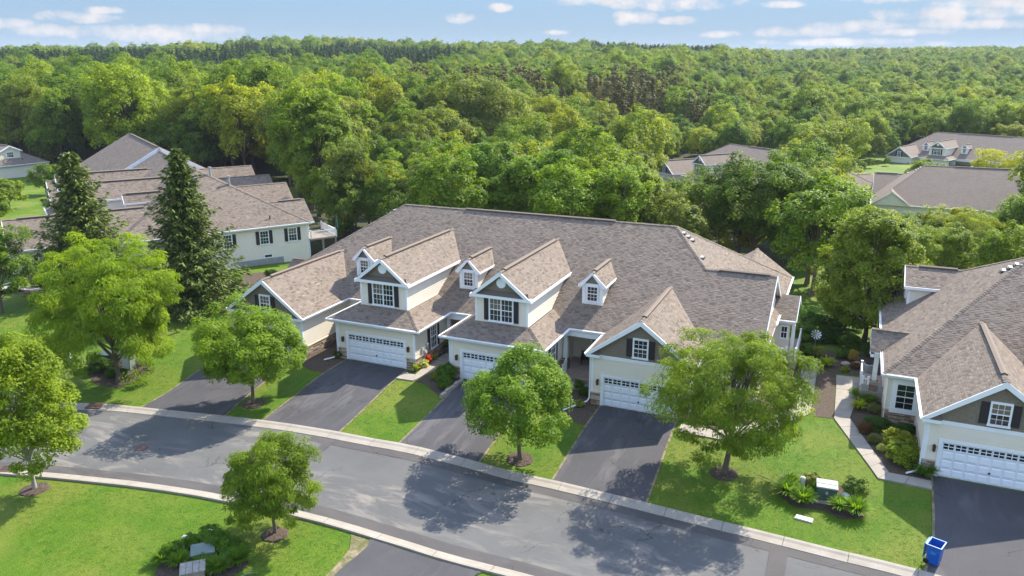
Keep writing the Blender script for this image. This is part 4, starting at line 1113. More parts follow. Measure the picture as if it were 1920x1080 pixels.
townhouse((fx, fy, -6.2), RZ2, 'distant townhouse roof half hidden by trees right of centre', seed=15, detail=0, rails=False, units=(-31.85,), left_dormer=False)
RZ3 = math.radians(-8); fx, fy = place_local(-(XL-CX), YB-CY, -151.5, 111.5, RZ3)
townhouse((fx, fy, -1.2), RZ3, 'townhouse at the far left edge with a white gabled dormer', mirror=True, seed=17, detail=0, rails=False, left_dormer=True)

# ------------------------------------------------------------------ trees
def tube(V, F, pts, radii, sides=7):
    base = len(V); n = len(pts)
    for j in range(n):
        p = np.array(pts[j]); d = np.array(pts[min(j+1, n-1)])-np.array(pts[max(j-1, 0)]); d = d/(np.linalg.norm(d)+1e-9)
        a = np.cross(d, [.3, .9, .1]); a /= np.linalg.norm(a)+1e-9; b = np.cross(d, a)
        for k in range(sides):
            t = 2*math.pi*k/sides; V.append(tuple(p+(a*math.cos(t)+b*math.sin(t))*radii[j]))
    for j in range(n-1):
        for k in range(sides):
            F.append((base+j*sides+k, base+j*sides+(k+1) % sides, base+(j+1)*sides+(k+1) % sides, base+(j+1)*sides+k))

def leaves(rng, C, R, n_per, size, aspect=.55, droop=0.0, outc=None, shell=.35, flat=.75, fold=True):
    """leaf sprays filling clumps with centres C and radii R -> verts, quads, tint"""
    m = len(C); idx = np.repeat(np.arange(m), n_per if np.ndim(n_per) else int(n_per)); n = len(idx)
    c = C[idx]; r = R[idx]
    d = rng.normal(size=(n, 3)); d /= np.linalg.norm(d, axis=1)[:, None]
    outv = c-(outc if outc is not None else C.mean(0)); outv /= np.linalg.norm(outv, axis=1)[:, None]+1e-6
    d = d+outv*.45+np.array([0, 0, .25]); d /= np.linalg.norm(d, axis=1)[:, None]
    rad = r*(shell+(1-shell)*rng.random(n)**.6)
    p = c+d*rad[:, None]*np.array([1, 1, flat])
    nr = d*.75+outv*.25+np.array([0, 0, .8])+rng.normal(size=(n, 3))*.42
    nr /= np.linalg.norm(nr, axis=1)[:, None]
    t = rng.normal(size=(n, 3))+outv*.6+np.array([0, 0, -droop*2.2]); t -= nr*np.sum(t*nr, 1)[:, None]; t /= np.linalg.norm(t, axis=1)[:, None]
    b = np.cross(nr, t)
    L = size*rng.uniform(.65, 1.35, n)/2; W = L*aspect*rng.uniform(.8, 1.25, n)
    off = rng.uniform(-.25, .25, n)
    P0 = p-t*L[:, None]; P1 = p+b*W[:, None]+t*(off*L)[:, None]; P2 = p+t*L[:, None]-nr*(L*.25)[:, None]; P3 = p-b*W[:, None]+t*(off*L)[:, None]
    V = np.stack([P0, P1, P2, P3], 1).reshape(-1, 3); F = np.arange(4*n).reshape(-1, 4)
    ct = rng.normal(.5, .17, m)[idx]; tint = np.clip(ct+rng.normal(0, .16, n), 0, 1)
    return V, F, tint

def lobed(rng, D, k=5, amp=.22):
    s = np.zeros(len(D))
    for _ in range(k):
        w = rng.normal(size=3)*2.2; s += np.sin(D@w+rng.uniform(0, 6.3))
    return 1+amp*s/math.sqrt(k)

def crown_points(rng, n, rx, rz, zc, lo=-.75, inner=.5, amp=.2, egg=0.0):
    D = rng.normal(size=(n*3, 3)); D /= np.linalg.norm(D, axis=1)[:, None]
    D = D[D[:, 2] > lo][:n]
    f = lobed(rng, D, 6, amp)
    q = inner+(1-inner)*rng.random(len(D))**.45
    P = D*(f*q)[:, None]
    w = 1-egg*P[:, 2]*.6
    return P*np.array([rx, rx, rz])*np.stack([w, w, np.ones(len(w))], 1)+np.array([0, 0, zc])

def broadleaf(name, rng, H, R, trunk_h, n_clump, n_leaf, size, clump_r, style='round', trunk_r=.16, lean=0, bare=None):
    """returns (trunk mesh, crown mesh)"""
    zc = trunk_h+(H-trunk_h)*(.48 if style != 'egg' else .42); rz = (H-trunk_h)*.52
    par = dict(round=dict(lo=-.7, inner=.42, amp=.20), locust=dict(lo=-.8, inner=.28, amp=.22), egg=dict(lo=-.8, inner=.35, amp=.15, egg=.55), oak=dict(lo=-.7, inner=.45, amp=.30), wild=dict(lo=-.95, inner=.30, amp=.34))[style]
    C = crown_points(rng, n_clump, R*.9, rz*.92, zc, **par)
    Rr = clump_r*rng.uniform(.7, 1.35, len(C))
    V, F, t = leaves(rng, C, Rr, n_leaf, size, aspect=(.24 if style == 'locust' else .6), droop=(.9 if style == 'locust' else .25), outc=np.array([0, 0, zc-rz*.4]), flat=(.62 if style == 'locust' else .8))
    # limbs
    TV, TF = [], []
    top = trunk_h+(H-trunk_h)*.62
    k = 9; zz = np.linspace(-.25, top, k); wob = np.cumsum(rng.normal(0, .03*R/3, (k, 2)), 0); wob -= wob[0]
    spine = [(wob[i, 0], wob[i, 1], zz[i]) for i in range(k)]
    rad = [trunk_r*(1.35 if i == 0 else 1)*(1-.86*i/(k-1)) for i in range(k)]
    tube(TV, TF, spine, rad)
    nl = 10 if len(C) > 60 else 7
    for j in rng.permutation(len(C))[:nl*2]:
        c = C[j]; z0 = np.clip(trunk_h*.85+(c[2]-trunk_h)*.35*rng.uniform(.5, 1.1), trunk_h*.75, top*.9)
        i = np.interp(z0, zz, np.arange(k)); s = np.array([np.interp(z0, zz, wob[:, 0]), np.interp(z0, zz, wob[:, 1]), z0])
        mid = (s+c)/2+np.array([0, 0, .12*np.linalg.norm(c-s)*rng.uniform(-.4, 1)])
        r0 = trunk_r*(1-.86*i/(k-1))*.55
        tube(TV, TF, [s, mid, c], [r0, r0*.6, r0*.18], 5)
        for q in range(2):
            jj = np.argsort(np.linalg.norm(C-c, axis=1))[1+q*2]
            tube(TV, TF, [mid, (mid+C[jj])/2+np.array([0, 0, .1]), C[jj]], [r0*.45, r0*.3, r0*.1], 4)
    tm = bpy.data.meshes.new('trunk'); tm.from_pydata(TV, [], TF); tm.polygons.foreach_set('use_smooth', [True]*len(TF)); tm.materials.append(M['bark']); tm.update()
    cm = np_mesh('crown', V, F, tint=t); cm.materials.append(M['leaf'])
    return tm, cm

def conifer(rng, H, R, levels, per, quads, size, bare=.06, mat_=None, droop=.25):
    TV, TF = [], []
    tube(TV, TF, [(0, 0, -.2), (.02, 0, H*.5), (0, 0, H)], [H*.013+.05, H*.008+.02, .012], 6)
    Vs, Fs, ts = [], [], []; k = 0
    for i in range(levels):
        f = (i+rng.uniform(-.3, .3))/levels; z = H*(bare+(1-bare)*f); L = R*(1-f)**.82*rng.uniform(.72, 1.15)+.10
        for j in range(per):
            a = 2*math.pi*(j+rng.uniform(-.4, .4))/per+i*2.4; l = L*rng.uniform(.62, 1.18)
            d = np.array([math.cos(a), math.sin(a), 0]); up = (.55*f-droop)*rng.uniform(.7, 1.3)
            n = max(3, int(quads*(l/R)+3)); s = np.sort(rng.random(n)**.75)
            p = d[None]*(s*l)[:, None]+np.stack([np.zeros(n)]*2+[z+up*l*s+.28*l*s*s], 1)
            if quads > 12: tube(TV, TF, [(0, 0, z), tuple(p[-1])], [.03, .008], 4)
            side = np.array([-d[1], d[0], 0])
            lat = rng.normal(0, 1, n)*l*.17*(1.15-s); p += side[None]*lat[:, None]; p[:, 2] += rng.normal(-.02, .07, n)*l*.5
            t = d[None]*.9+side[None]*np.sign(lat)[:, None]*rng.uniform(.2, 1.0, n)[:, None]+np.stack([np.zeros(n)]*2+[rng.uniform(-.65, .3, n)], 1); t /= np.linalg.norm(t, axis=1)[:, None]
            nr = np.array([0, 0, 1.])+rng.normal(0, .5, (n, 3)); nr -= t*np.sum(t*nr, 1)[:, None]; nr /= np.linalg.norm(nr, axis=1)[:, None]; b = np.cross(nr, t)
            Ln = size*rng.uniform(.6, 1.4, n); W = Ln*.20
            q = np.stack([p-t*Ln[:, None]*.4, p+b*W[:, None], p+t*Ln[:, None]*.6-np.array([0, 0, .12])*Ln[:, None], p-b*W[:, None]], 1).reshape(-1, 3)
            Vs.append(q); Fs.append(np.arange(4*n).reshape(-1, 4)+k); k += 4*n
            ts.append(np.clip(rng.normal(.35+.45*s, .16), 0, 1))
    tm = bpy.data.meshes.new('trunk'); tm.from_pydata(TV, [], TF); tm.materials.append(M['bark']); tm.update()
    cm = np_mesh('crown', np.concatenate(Vs), np.concatenate(Fs), tint=np.concatenate(ts)); cm.materials.append(mat_ or M['needle'])
    return tm, cm

def plant_tree(name, meshes, x, y, label, color, group=None, s=1.0, sz=None, rz=0.0, cat='tree', z=None):
    root = empty(name, (x, y, gz(x, y) if z is None else z), rz, label, cat, group)
    root.scale = (s, s, sz or s)
    t = link('trunk', meshes[0], root); c = link('crown', meshes[1], root)
    c.color = (*color, 1); t.color = (*color, 1)
    return root

def ring_of_mulch(x, y, r, label):
    n = 22; rr = np.random.default_rng(int(abs(x*100)))
    bm = bmesh.new(); rows = []
    for q, h in ((1, .0), (.86, .06), (.45, .10), (0, .12)):
        if q == 0: rows.append([bm.verts.new((x, y, gz(x, y)+h))]); continue
        row = []
        for k in range(n):
            a = 2*math.pi*k/n; w = q*r*(1+rr.uniform(-.07, .07)); px, py = x+w*math.cos(a), y+w*math.sin(a); row.append(bm.verts.new((px, py, gz(px, py)+h+rr.uniform(-.01, .015)-(.05 if q == 1 else 0))))
        rows.append(row)
    for a, b in zip(rows[:-1], rows[1:]):
        for k in range(n):
            if len(b) == 1: bm.faces.new((a[k], a[(k+1) % n], b[0]))
            else: bm.faces.new((a[k], a[(k+1) % n], b[(k+1) % n], b[k]))
    me = bpy.data.meshes.new('mulch_ring'); bm.to_mesh(me); bm.free()
    o = link('mulch_ring', me, mats=[M['mulch']]); tag(o, label, None, None, 'structure')

r = np.random.default_rng
NEAR = [
 # name, seed, x, y, H, R, trunk_h, clumps, leaves, size, clump_r, style, trunk_r, colour, label
 ('maple_tree', 21, -16.64, 39.56, 7.0, 3.35, 1.55, 190, 95, .23, .62, 'round', .14, (.085, .150, .028), 'round bright green maple in the lawn right of the middle driveway'),
 ('maple_tree', 22, -36.13, 38.73, 6.9, 3.95, 1.25, 230, 95, .24, .66, 'round', .14, (.092, .155, .022), 'round dense maple between the two left driveways'),
 ('maple_tree', 23, -39.56, 25.12, 10.3, 2.75, 1.4, 240, 100, .22, .58, 'egg', .12, (.115, .168, .022), 'upright yellow tipped maple near the kerb at the left edge'),
 ('locust_tree', 24, -24.57, 26.92, 5.7, 2.65, .9, 170, 100, .28, .48, 'locust', .10, (.085, .135, .022), 'small feathery locust on the near lawn in front of the street'),
 ('locust_tree', 25, -5.05, 42.48, 9.0, 4.75, 1.5, 300, 92, .32, .66, 'locust', .19, (.088, .138, .028), 'large feathery locust standing in the lawn in front of the right garage'),
 ('locust_tree', 26, -47.73, 37.75, 11.1, 5.1, 1.0, 330, 90, .42, .78, 'locust', .18, (.108, .168, .020), 'large yellow green locust over the utility boxes at left'),
 ('maple_tree', 27, -70.3, 44.7, 8.1, 3.0, 1.2, 130, 70, .30, .7, 'round', .13, (.075, .130, .022), 'dark green maple cut by the left edge beside the spruces'),
 ('linden_tree', 28, 2.2, 70.8, 13.5, 4.3, 1.1, 330, 95, .33, .75, 'egg', .22, (.105, .150, .036), 'tall oval tree in the gap behind the two side walks'),
 ('oak_tree', 29, -10.5, 97.0, 14.6, 7.4, 2.6, 330, 90, .46, 1.15, 'oak', .32, (.060, .104, .024), 'broad dark green tree behind the right end of the middle townhouse'),
 ('willow_tree', 30, 12.5, 104.0, 8.2, 4.6, 1.2, 190, 80, .36, .85, 'locust', .2, (.115, .150, .062), 'pale grey green willow behind the right townhouse roof'),
 ('poplar_tree', 31, 20.4, 112.0, 11.8, 5.2, 1.5, 240, 80, .40, .9, 'egg', .25, (.085, .140, .026), 'tall green tree at the right edge above the townhouse roof'),
 ('shade_tree', 32, 15.2, 134, 6.6, 3.8, .9, 130, 70, .40, .85, 'round', .16, (.165, .185, .022), 'bright yellow green tree below the far townhouse eaves'),
 ('shade_tree', 33, -143.5, 124.8, 23.0, 10.8, 3.5, 420, 85, .62, 1.6, 'oak', .42, (.125, .178, .020), 'huge bright yellow green tree above the left townhouse roof'),
 ('shade_tree', 34, -121.0, 137.0, 22.0, 9.5, 3.5, 380, 85, .62, 1.5, 'oak', .42, (.075, .125, .020), 'tall deep green tree right of the huge yellow green one'),
 ('shade_tree', 35, -74.4, 97.6, 19.6, 6.6, 4.5, 330, 85, .50, 1.15, 'wild', .34, (.088, .140, .026), 'tall loose tree behind the white deck of the left townhouse'),
 ('shade_tree', 36, -60.0, 93.0, 9.0, 4.9, 1.0, 190, 85, .42, .95, 'round', .2, (.135, .165, .022), 'yellow green tree touching the left end of the middle roof'),
 ('shade_tree', 37, -48.0, 98.0, 14.0, 7.0, 2.0, 300, 85, .48, 1.1, 'oak', .3, (.070, .130, .022), 'dense green tree behind the left ridge end of the middle townhouse'),
 ('shade_tree', 38, -37.0, 94.0, 13.0, 6.4, 2.0, 280, 85, .46, 1.05, 'oak', .3, (.078, .138, .022), 'round green tree behind the middle of the long roof'),
 ('shade_tree', 39, -26.5, 92.0, 12.0, 5.6, 2.0, 250, 85, .44, .95, 'wild', .28, (.100, .145, .026), 'yellow tinged tree behind the right part of the long ridge'),
 ('shade_tree', 40, -84.0, 168.0, 21.5, 12.5, 4.0, 430, 80, .66, 1.8, 'oak', .45, (.098, .130, .055), 'wide pale grey green oak crown above the middle of the wood'),
 ('shade_tree', 43, -118.5, 79.5, 4.6, 2.5, .9, 70, 60, .36, .7, 'round', .13, (.09, .135, .03), 'small round tree on the lawn by the far left house'),
 ('shade_tree', 44, -127, 92, 5.0, 2.6, 1.0, 70, 60, .36, .7, 'round', .13, (.075, .12, .028), 'small tree beside the wall of the far left house'),
 ('shade_tree', 45, -52.0, 84.5, 7.5, 3.4, .8, 110, 70, .36, .8, 'wild', .16, (.07, .115, .025), 'low dark green tree between the white deck and the middle roof'),
 ('shade_tree', 46, -62.5, 86.5, 8.5, 3.6, .8, 110, 70, .36, .8, 'wild', .16, (.065, .11, .024), 'dark understory tree just behind the white deck'),
 ('shade_tree', 47, -110.5, 71.5, 4.2, 2.3, .8, 70, 60, .34, .7, 'round', .12, (.08, .13, .026), 'low round tree on the lawn left of the left townhouse garages'),
 ('shade_tree', 48, -134, 84, 5.4, 2.9, .9, 80, 60, .36, .7, 'wild', .13, (.095, .135, .03), 'loose small tree in front of the far left house'),
 ('shade_tree', 41, 15, 205.0, 6.5, 4.2, 1.0, 90, 60, .55, 1.0, 'round', .2, (.09, .135, .03), 'small round tree in front of the farthest townhouse dormers'),
 ('shade_tree', 42, 30.5, 215.0, 8.5, 6.5, 1.0, 120, 60, .6, 1.2, 'locust', .2, (.165, .185, .03), 'yellow tree at the right edge beside the farthest townhouse'),
]
for (nm, sd_, x, y, H, R, th, nc, nl, sz, cr, st, tr, colr, lab) in NEAR:
    m_ = broadleaf(nm, r(sd_), H, R, th, nc, int(nl*(2.0 if sd_ < 32 else 1.3)), sz*(.66 if sd_ < 32 else .84), cr, st, tr)
    if sd_ in (23,): m_[0].materials[0] = M['pale_bark']
    plant_tree(nm, m_, x, y, lab, colr)
for (x, y, rr_, l) in ((-16.64, 39.56, .88, 'dark round mulch ring under the maple by the middle driveway'), (-36.13, 38.73, .85, 'dark round mulch ring under the left maple'), (-39.56, 25.12, .8, 'mulch ring under the upright maple'),
                       (-24.57, 26.92, .72, 'thin mulch ring under the small near locust'), (-5.05, 42.48, .85, 'mulch ring under the large locust')):
    ring_of_mulch(x, y, rr_, l)
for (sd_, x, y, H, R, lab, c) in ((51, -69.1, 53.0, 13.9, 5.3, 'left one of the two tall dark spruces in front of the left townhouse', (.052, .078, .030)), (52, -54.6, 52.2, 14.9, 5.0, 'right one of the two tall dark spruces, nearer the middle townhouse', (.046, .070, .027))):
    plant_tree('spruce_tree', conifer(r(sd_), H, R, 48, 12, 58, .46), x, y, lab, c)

# ---- the wood: shared crowns, each tree of the nearer wood a thing of its own
protos = []
for k, (st, H, R, th, nc, nl, sz, cr) in enumerate([('oak', 16, 5.8, 3, 150, 62, .52, 1.25), ('wild', 17, 4.9, 4, 140, 62, .50, 1.15), ('round', 14, 5.2, 2.5, 140, 62, .50, 1.2), ('oak', 18, 6.8, 4, 170, 62, .56, 1.4), ('wild', 13, 4.4, 2, 120, 62, .48, 1.1), ('egg', 15, 4.2, 2.5, 130, 62, .46, 1.0)]):
    protos.append(broadleaf('p', r(200+k), H, R, th, nc, int(nl*1.5), sz*.82, cr, st, .3))
con_proto = [conifer(r(300+k), 15, 2.6, 22, 7, 8, .85, .12) for k in range(2)]

def in_view(x, y, pad=3.0):
    a = np.degrees(np.arctan2(x, y)); return (a > -23.46-33.5-pad) & (a < -23.46+33.5+pad)
CLEAR = [(-25.4, 60, 27, 17), (24, 60, 27, 17)]
def keep_clear(x, y):
    """true where a wood tree may stand"""
    ok = np.ones(len(x), bool)
    ok &= ~((x > -58) & (y < 84)) & (y > 74)
    # left townhouse and its row
    d = (x+80)*math.sin(math.radians(33.4))*1.0
    u = (x+59.87)*math.cos(RZL)+(y-77.03)*math.sin(RZL); v = -(x+59.87)*math.sin(RZL)+(y-77.03)*math.cos(RZL)
    ok &= ~((u < 4) & (u > -47) & (v < 6)); ok &= ~((u <= -47) & (y < 117)); ok &= ~((x < -140) & (y < 117))
    ok &= ~((x > -3) & (x < 50) & (y > 152) & (y < 187))                        # far roof seen from behind
    ok &= ~((x > 9) & (x < 62) & (y > 208) & (y < 272))                       # farthest house, its street and yard
    ok &= ~((x > -46) & (x < 4) & (y > 176) & (y < 216))
    for (_, _, tx, ty, _, R, *rest) in NEAR: ok &= np.hypot(x-tx, y-ty) > R*.85
    return ok
PH = [16, 17, 14, 18, 13, 15]
def cap_z(x, y):
    # trees stay below the lines of sight to the three far houses, as the gardens there are kept open
    x = np.asarray(x, float); y = np.asarray(y, float); D = np.hypot(x, y); ph = np.degrees(np.arctan2(x, y)); c = np.full(D.shape, 99.0)
    for a, b, dmax, sl in ((-14.8, -4.2, 196, .147), (-1.2, 10.5, 160, .176), (-.4, 10.5, 250, .143)):
        c = np.where((ph > a) & (ph < b) & (D < dmax), np.minimum(c, 22.37-sl*D), c)
    return c
rw = r(900)
def scatter(r0, r1, spacing):
    n = int(.5*(r1**2-r0**2)*math.radians(74)/spacing**2)
    a = np.radians(rw.uniform(-23.46-37, -23.46+37, n*3)); rr_ = np.sqrt(rw.uniform(r0**2, r1**2, n*3))
    x, y = rr_*np.sin(a), rr_*np.cos(a)
    cell = {}; keep = []
    for i in range(len(x)):
        c = (int(x[i]//spacing), int(y[i]//spacing)); good = True
        for dx in (-1, 0, 1):
            for dy in (-1, 0, 1):
                for j in cell.get((c[0]+dx, c[1]+dy), ()):
                    if (x[i]-x[j])**2+(y[i]-y[j])**2 < (spacing*.82)**2: good = False
        if good: cell.setdefault(c, []).append(i); keep.append(i)
    return x[keep], y[keep]
X1, Y1 = scatter(76, 330, 6.6); k = keep_clear(X1, Y1); X1, Y1 = X1[k], Y1[k]
X2, Y2 = scatter(330, 980, 8.6); X3, Y3 = scatter(980, 1700, 13.5)
def pine_zone(x, y):
    rr_ = np.hypot(x, y); ph = np.degrees(np.arctan2(x, y)); w = np.sin(ph*.9+1)*22+np.sin(ph*.33)*18
    dark = (rr_ > 470+w) & (rr_ < 690+w*2) & (ph < -27) | (rr_ > 780) & (rr_ < 905) & (ph > -18) & (ph < -9)
    brown = (rw.random(len(x)) < .30+.42*np.clip(np.minimum(ph+37, -10-ph)/6, 0, 1)) & (rr_ > 265+w*.25) & (rr_ < 400+w*.35) & (ph > -37) & (ph < -10)
    return dark, brown
COLS = [(.060, .108, .022), (.075, .128, .024), (.098, .150, .024), (.125, .168, .024), (.088, .120, .046), (.105, .138, .058), (.068, .118, .030), (.150, .182, .028), (.082, .138, .020)]
WORDS = ['deep green', 'mid green', 'fresh green', 'yellow green', 'grey green', 'pale olive', 'dull green', 'bright lime yellow', 'lush green']
SHAPES = ['broad spreading', 'loose ragged', 'dense rounded', 'tall wide crowned', 'small irregular', 'narrow oval']
order = np.argsort(np.hypot(X1, Y1)); NI = 270
for n, i in enumerate(order[:NI]):
    x, y = float(X1[i]), float(Y1[i]); ci = int(rw.integers(0, len(COLS))); pi = int(rw.integers(0, 6))
    tall = 1.12 if x < -88 else (.80 if y < 125 else .92)
    s = min(tall*rw.uniform(.8, 1.1), float(cap_z(x, y)-gz(x, y))/PH[pi])
    if s < .17: continue
    zone = 'left of the middle townhouse' if x < -58 else ('right behind the middle townhouse' if x < -2 and y < 125 else ('beyond the middle townhouse' if x < -2 else 'beyond the right townhouse'))
    lab = SHAPES[pi]+' '+WORDS[ci]+' tree in the wood '+zone
    c = np.array(COLS[ci])*rw.uniform(.88, 1.12)
    plant_tree('broadleaf_tree', protos[pi], x, y, lab, c, SHAPES[pi]+' '+WORDS[ci]+' trees '+zone, s, s*rw.uniform(.9, 1.1), rw.uniform(0, 6.28))
rest = order[NI:]
for n in range(11):          # low trees in the gardens below the far roof on the right
    x = .5+n*2.5+float(rw.uniform(-.8, .8)); y = 121+float(rw.uniform(0, 14)); pi = int(rw.choice([2, 4, 5])); ci = int(rw.integers(0, 9))
    s = max(.2, min(.5, float(22.37-.163*math.hypot(x, y)-gz(x, y))/PH[pi]))
    plant_tree('garden_tree', protos[pi], x, y, 'low '+WORDS[ci]+' '+SHAPES[pi]+' garden tree under the eaves of the far right roof', np.array(COLS[ci]), 'low garden trees below the far right roof', s*1.25, s, rw.uniform(0, 6.28))

def instanced(name, label, proto, x, y, s, material, zoff=0.0):
    """the farther wood as one mass: copies of one crown on points"""
    cm = proto[1].copy(); cm.materials.clear(); cm.materials.append(material)
    po = bpy.data.objects.new('crown_source', cm)
    me = bpy.data.meshes.new(name); me.vertices.add(len(x)); me.vertices.foreach_set('co', np.stack([x, y, zg(x, y)+zoff], 1).astype(np.float32).ravel())
    for nm, v in (('sc', s), ('rz', rw.uniform(0, 6.28, len(x)))):
        a = me.attributes.new(nm, 'FLOAT', 'POINT'); a.data.foreach_set('value', v.astype(np.float32))
    o = link(name, me); tag(o, label, None, None, 'stuff')
    ng = bpy.data.node_groups.new(name, 'GeometryNodeTree'); ng.interface.new_socket('Geometry', in_out='INPUT', socket_type='NodeSocketGeometry'); ng.interface.new_socket('Geometry', in_out='OUTPUT', socket_type='NodeSocketGeometry')
    N = NT(ng); gi = N.new('NodeGroupInput'); go = N.new('NodeGroupOutput'); inst = N.new('GeometryNodeInstanceOnPoints'); oi = N.new('GeometryNodeObjectInfo'); oi.inputs['Object'].default_value = po; oi.inputs['As Instance'].default_value = True
    m2p = N.new('GeometryNodeMeshToPoints')
    N.link(gi.outputs[0], m2p.inputs[0]); N.link(m2p.outputs[0], inst.inputs['Points']); N.link(oi.outputs['Geometry'], inst.inputs['Instance'])
    a = N.new('GeometryNodeInputNamedAttribute', data_type='FLOAT'); a.inputs[0].default_value = 'sc'; b = N.new('GeometryNodeInputNamedAttribute', data_type='FLOAT'); b.inputs[0].default_value = 'rz'
    cx = N.new('ShaderNodeCombineXYZ'); N.link(b.outputs[0], cx.inputs[2])
    N.link(a.outputs[0], inst.inputs['Scale']); N.link(cx.outputs[0], inst.inputs['Rotation']); N.link(inst.outputs[0], go.inputs[0])
    md = o.modifiers.new('scatter', 'NODES'); md.node_group = ng
    return o
xr = np.r_[X1[rest], X2]; yr = np.r_[Y1[rest], Y2]; dk, br = pine_zone(xr, yr)
leafy = ~(dk | br)
lx_, ly_ = xr[leafy], yr[leafy]; pick = rw.integers(0, 6, len(lx_))
for k in range(6):
    q = pick == k; sc_ = np.minimum(rw.uniform(.72, 1.15, q.sum())*np.where(lx_[q] < -88, 1.12, .92)*np.where((np.hypot(lx_[q], ly_[q]) < 275) & (lx_[q] > -140), .82, 1.0), np.maximum(.18, (cap_z(lx_[q], ly_[q])-zg(lx_[q], ly_[q]))/PH[k]))
    instanced('far_wood', 'leafy wood covering the hills, seen as one mass', protos[k], lx_[q], ly_[q], sc_, M['leaf_far'])
# denser conifer stands
def densify(x, y, m): return np.repeat(x, m)+rw.uniform(-4, 4, len(x)*m), np.repeat(y, m)+rw.uniform(-4, 4, len(x)*m)
dx_, dy_ = densify(xr[dk], yr[dk], 2); bx_, by_ = densify(xr[br], yr[br], 3)
instanced('pine_wood', 'dark band of pines on the far hillside', con_proto[0], dx_, dy_, rw.uniform(1.1, 1.5, len(dx_)), M['needle_far'])
instanced('bare_pine_wood', 'brownish stand of thin conifers in the middle of the wood', con_proto[1], bx_, by_, rw.uniform(.95, 1.35, len(bx_)), M['needle_brown'])
instanced('ridge_wood', 'treetops on the far ridge along the skyline', protos[3], X3, Y3, rw.uniform(.8, 1.25, len(X3)), M['leaf_far'])

# ------------------------------------------------------------------ garden plants
def shrub_mesh(seed, n_clump, n_leaf, size, aspect=.6, h=.8, style='round'):
    g = r(seed)
    C = crown_points(g, n_clump, .42, .42*h, .40*h, lo=-.6, inner=.35, amp=.22)
    V, F, t = leaves(g, C, .17*g.uniform(.7, 1.3, len(C)), n_leaf, size, aspect, .2, np.array([0, 0, 0.]), flat=.85)
    V[:, 2] = np.maximum(V[:, 2], .01)
    me = np_mesh('shrub', V, F, tint=t); me.materials.append(M['leaf']); return me
def blade_mesh(seed, n, L=.6, w=.022, spread=1.0):
    """clump of arching strap leaves"""
    g = r(seed); V, F, T = [], [], []
    for i in range(n):
        a = g.uniform(0, 6.283); d = np.array([math.cos(a), math.sin(a)]); l = L*g.uniform(.6, 1.15); o = d*g.uniform(0, .10)*spread; reach = spread*g.uniform(.35, 1.0); s = np.array([-d[1], d[0]])
        b = len(V)
        for k in range(4):
            q = k/3; rad = l*reach*(q**1.25)*.85; z = l*(1.15*q-.95*reach*q*q)+.02; ww = w*(1-.75*q)
            for sg in (-1, 1): p = o+d*rad+s*ww*sg; V.append((p[0], p[1], max(z, .01)))
        for k in range(3): F.append((b+2*k, b+2*k+1, b+2*k+3, b+2*k+2)); T.append(np.clip(g.normal(.45+.12*k, .15), 0, 1))
    me = np_mesh('clump', np.array(V), np.array(F), tint=T); me.materials.append(M['leaf']); return me
SHR = [shrub_mesh(400, 60, 60, .085), shrub_mesh(401, 55, 60, .10, .5, 1.0), shrub_mesh(402, 50, 55, .12, .8, .7), shrub_mesh(403, 70, 60, .07, .35, .9)]
BLD = [blade_mesh(410, 420, .75, .026, .8), blade_mesh(411, 380, .65, .026, .8), blade_mesh(412, 110, .55, .05, .9)]
G1, G2, LIME, YEL, DK, PALE, SILV, RED, WHT, GREYG = (.055, .115, .022), (.07, .14, .022), (.15, .20, .02), (.165, .19, .022), (.032, .075, .018), (.13, .16, .07), (.30, .33, .30), (.09, .045, .03), (.35, .38, .30), (.11, .125, .085)
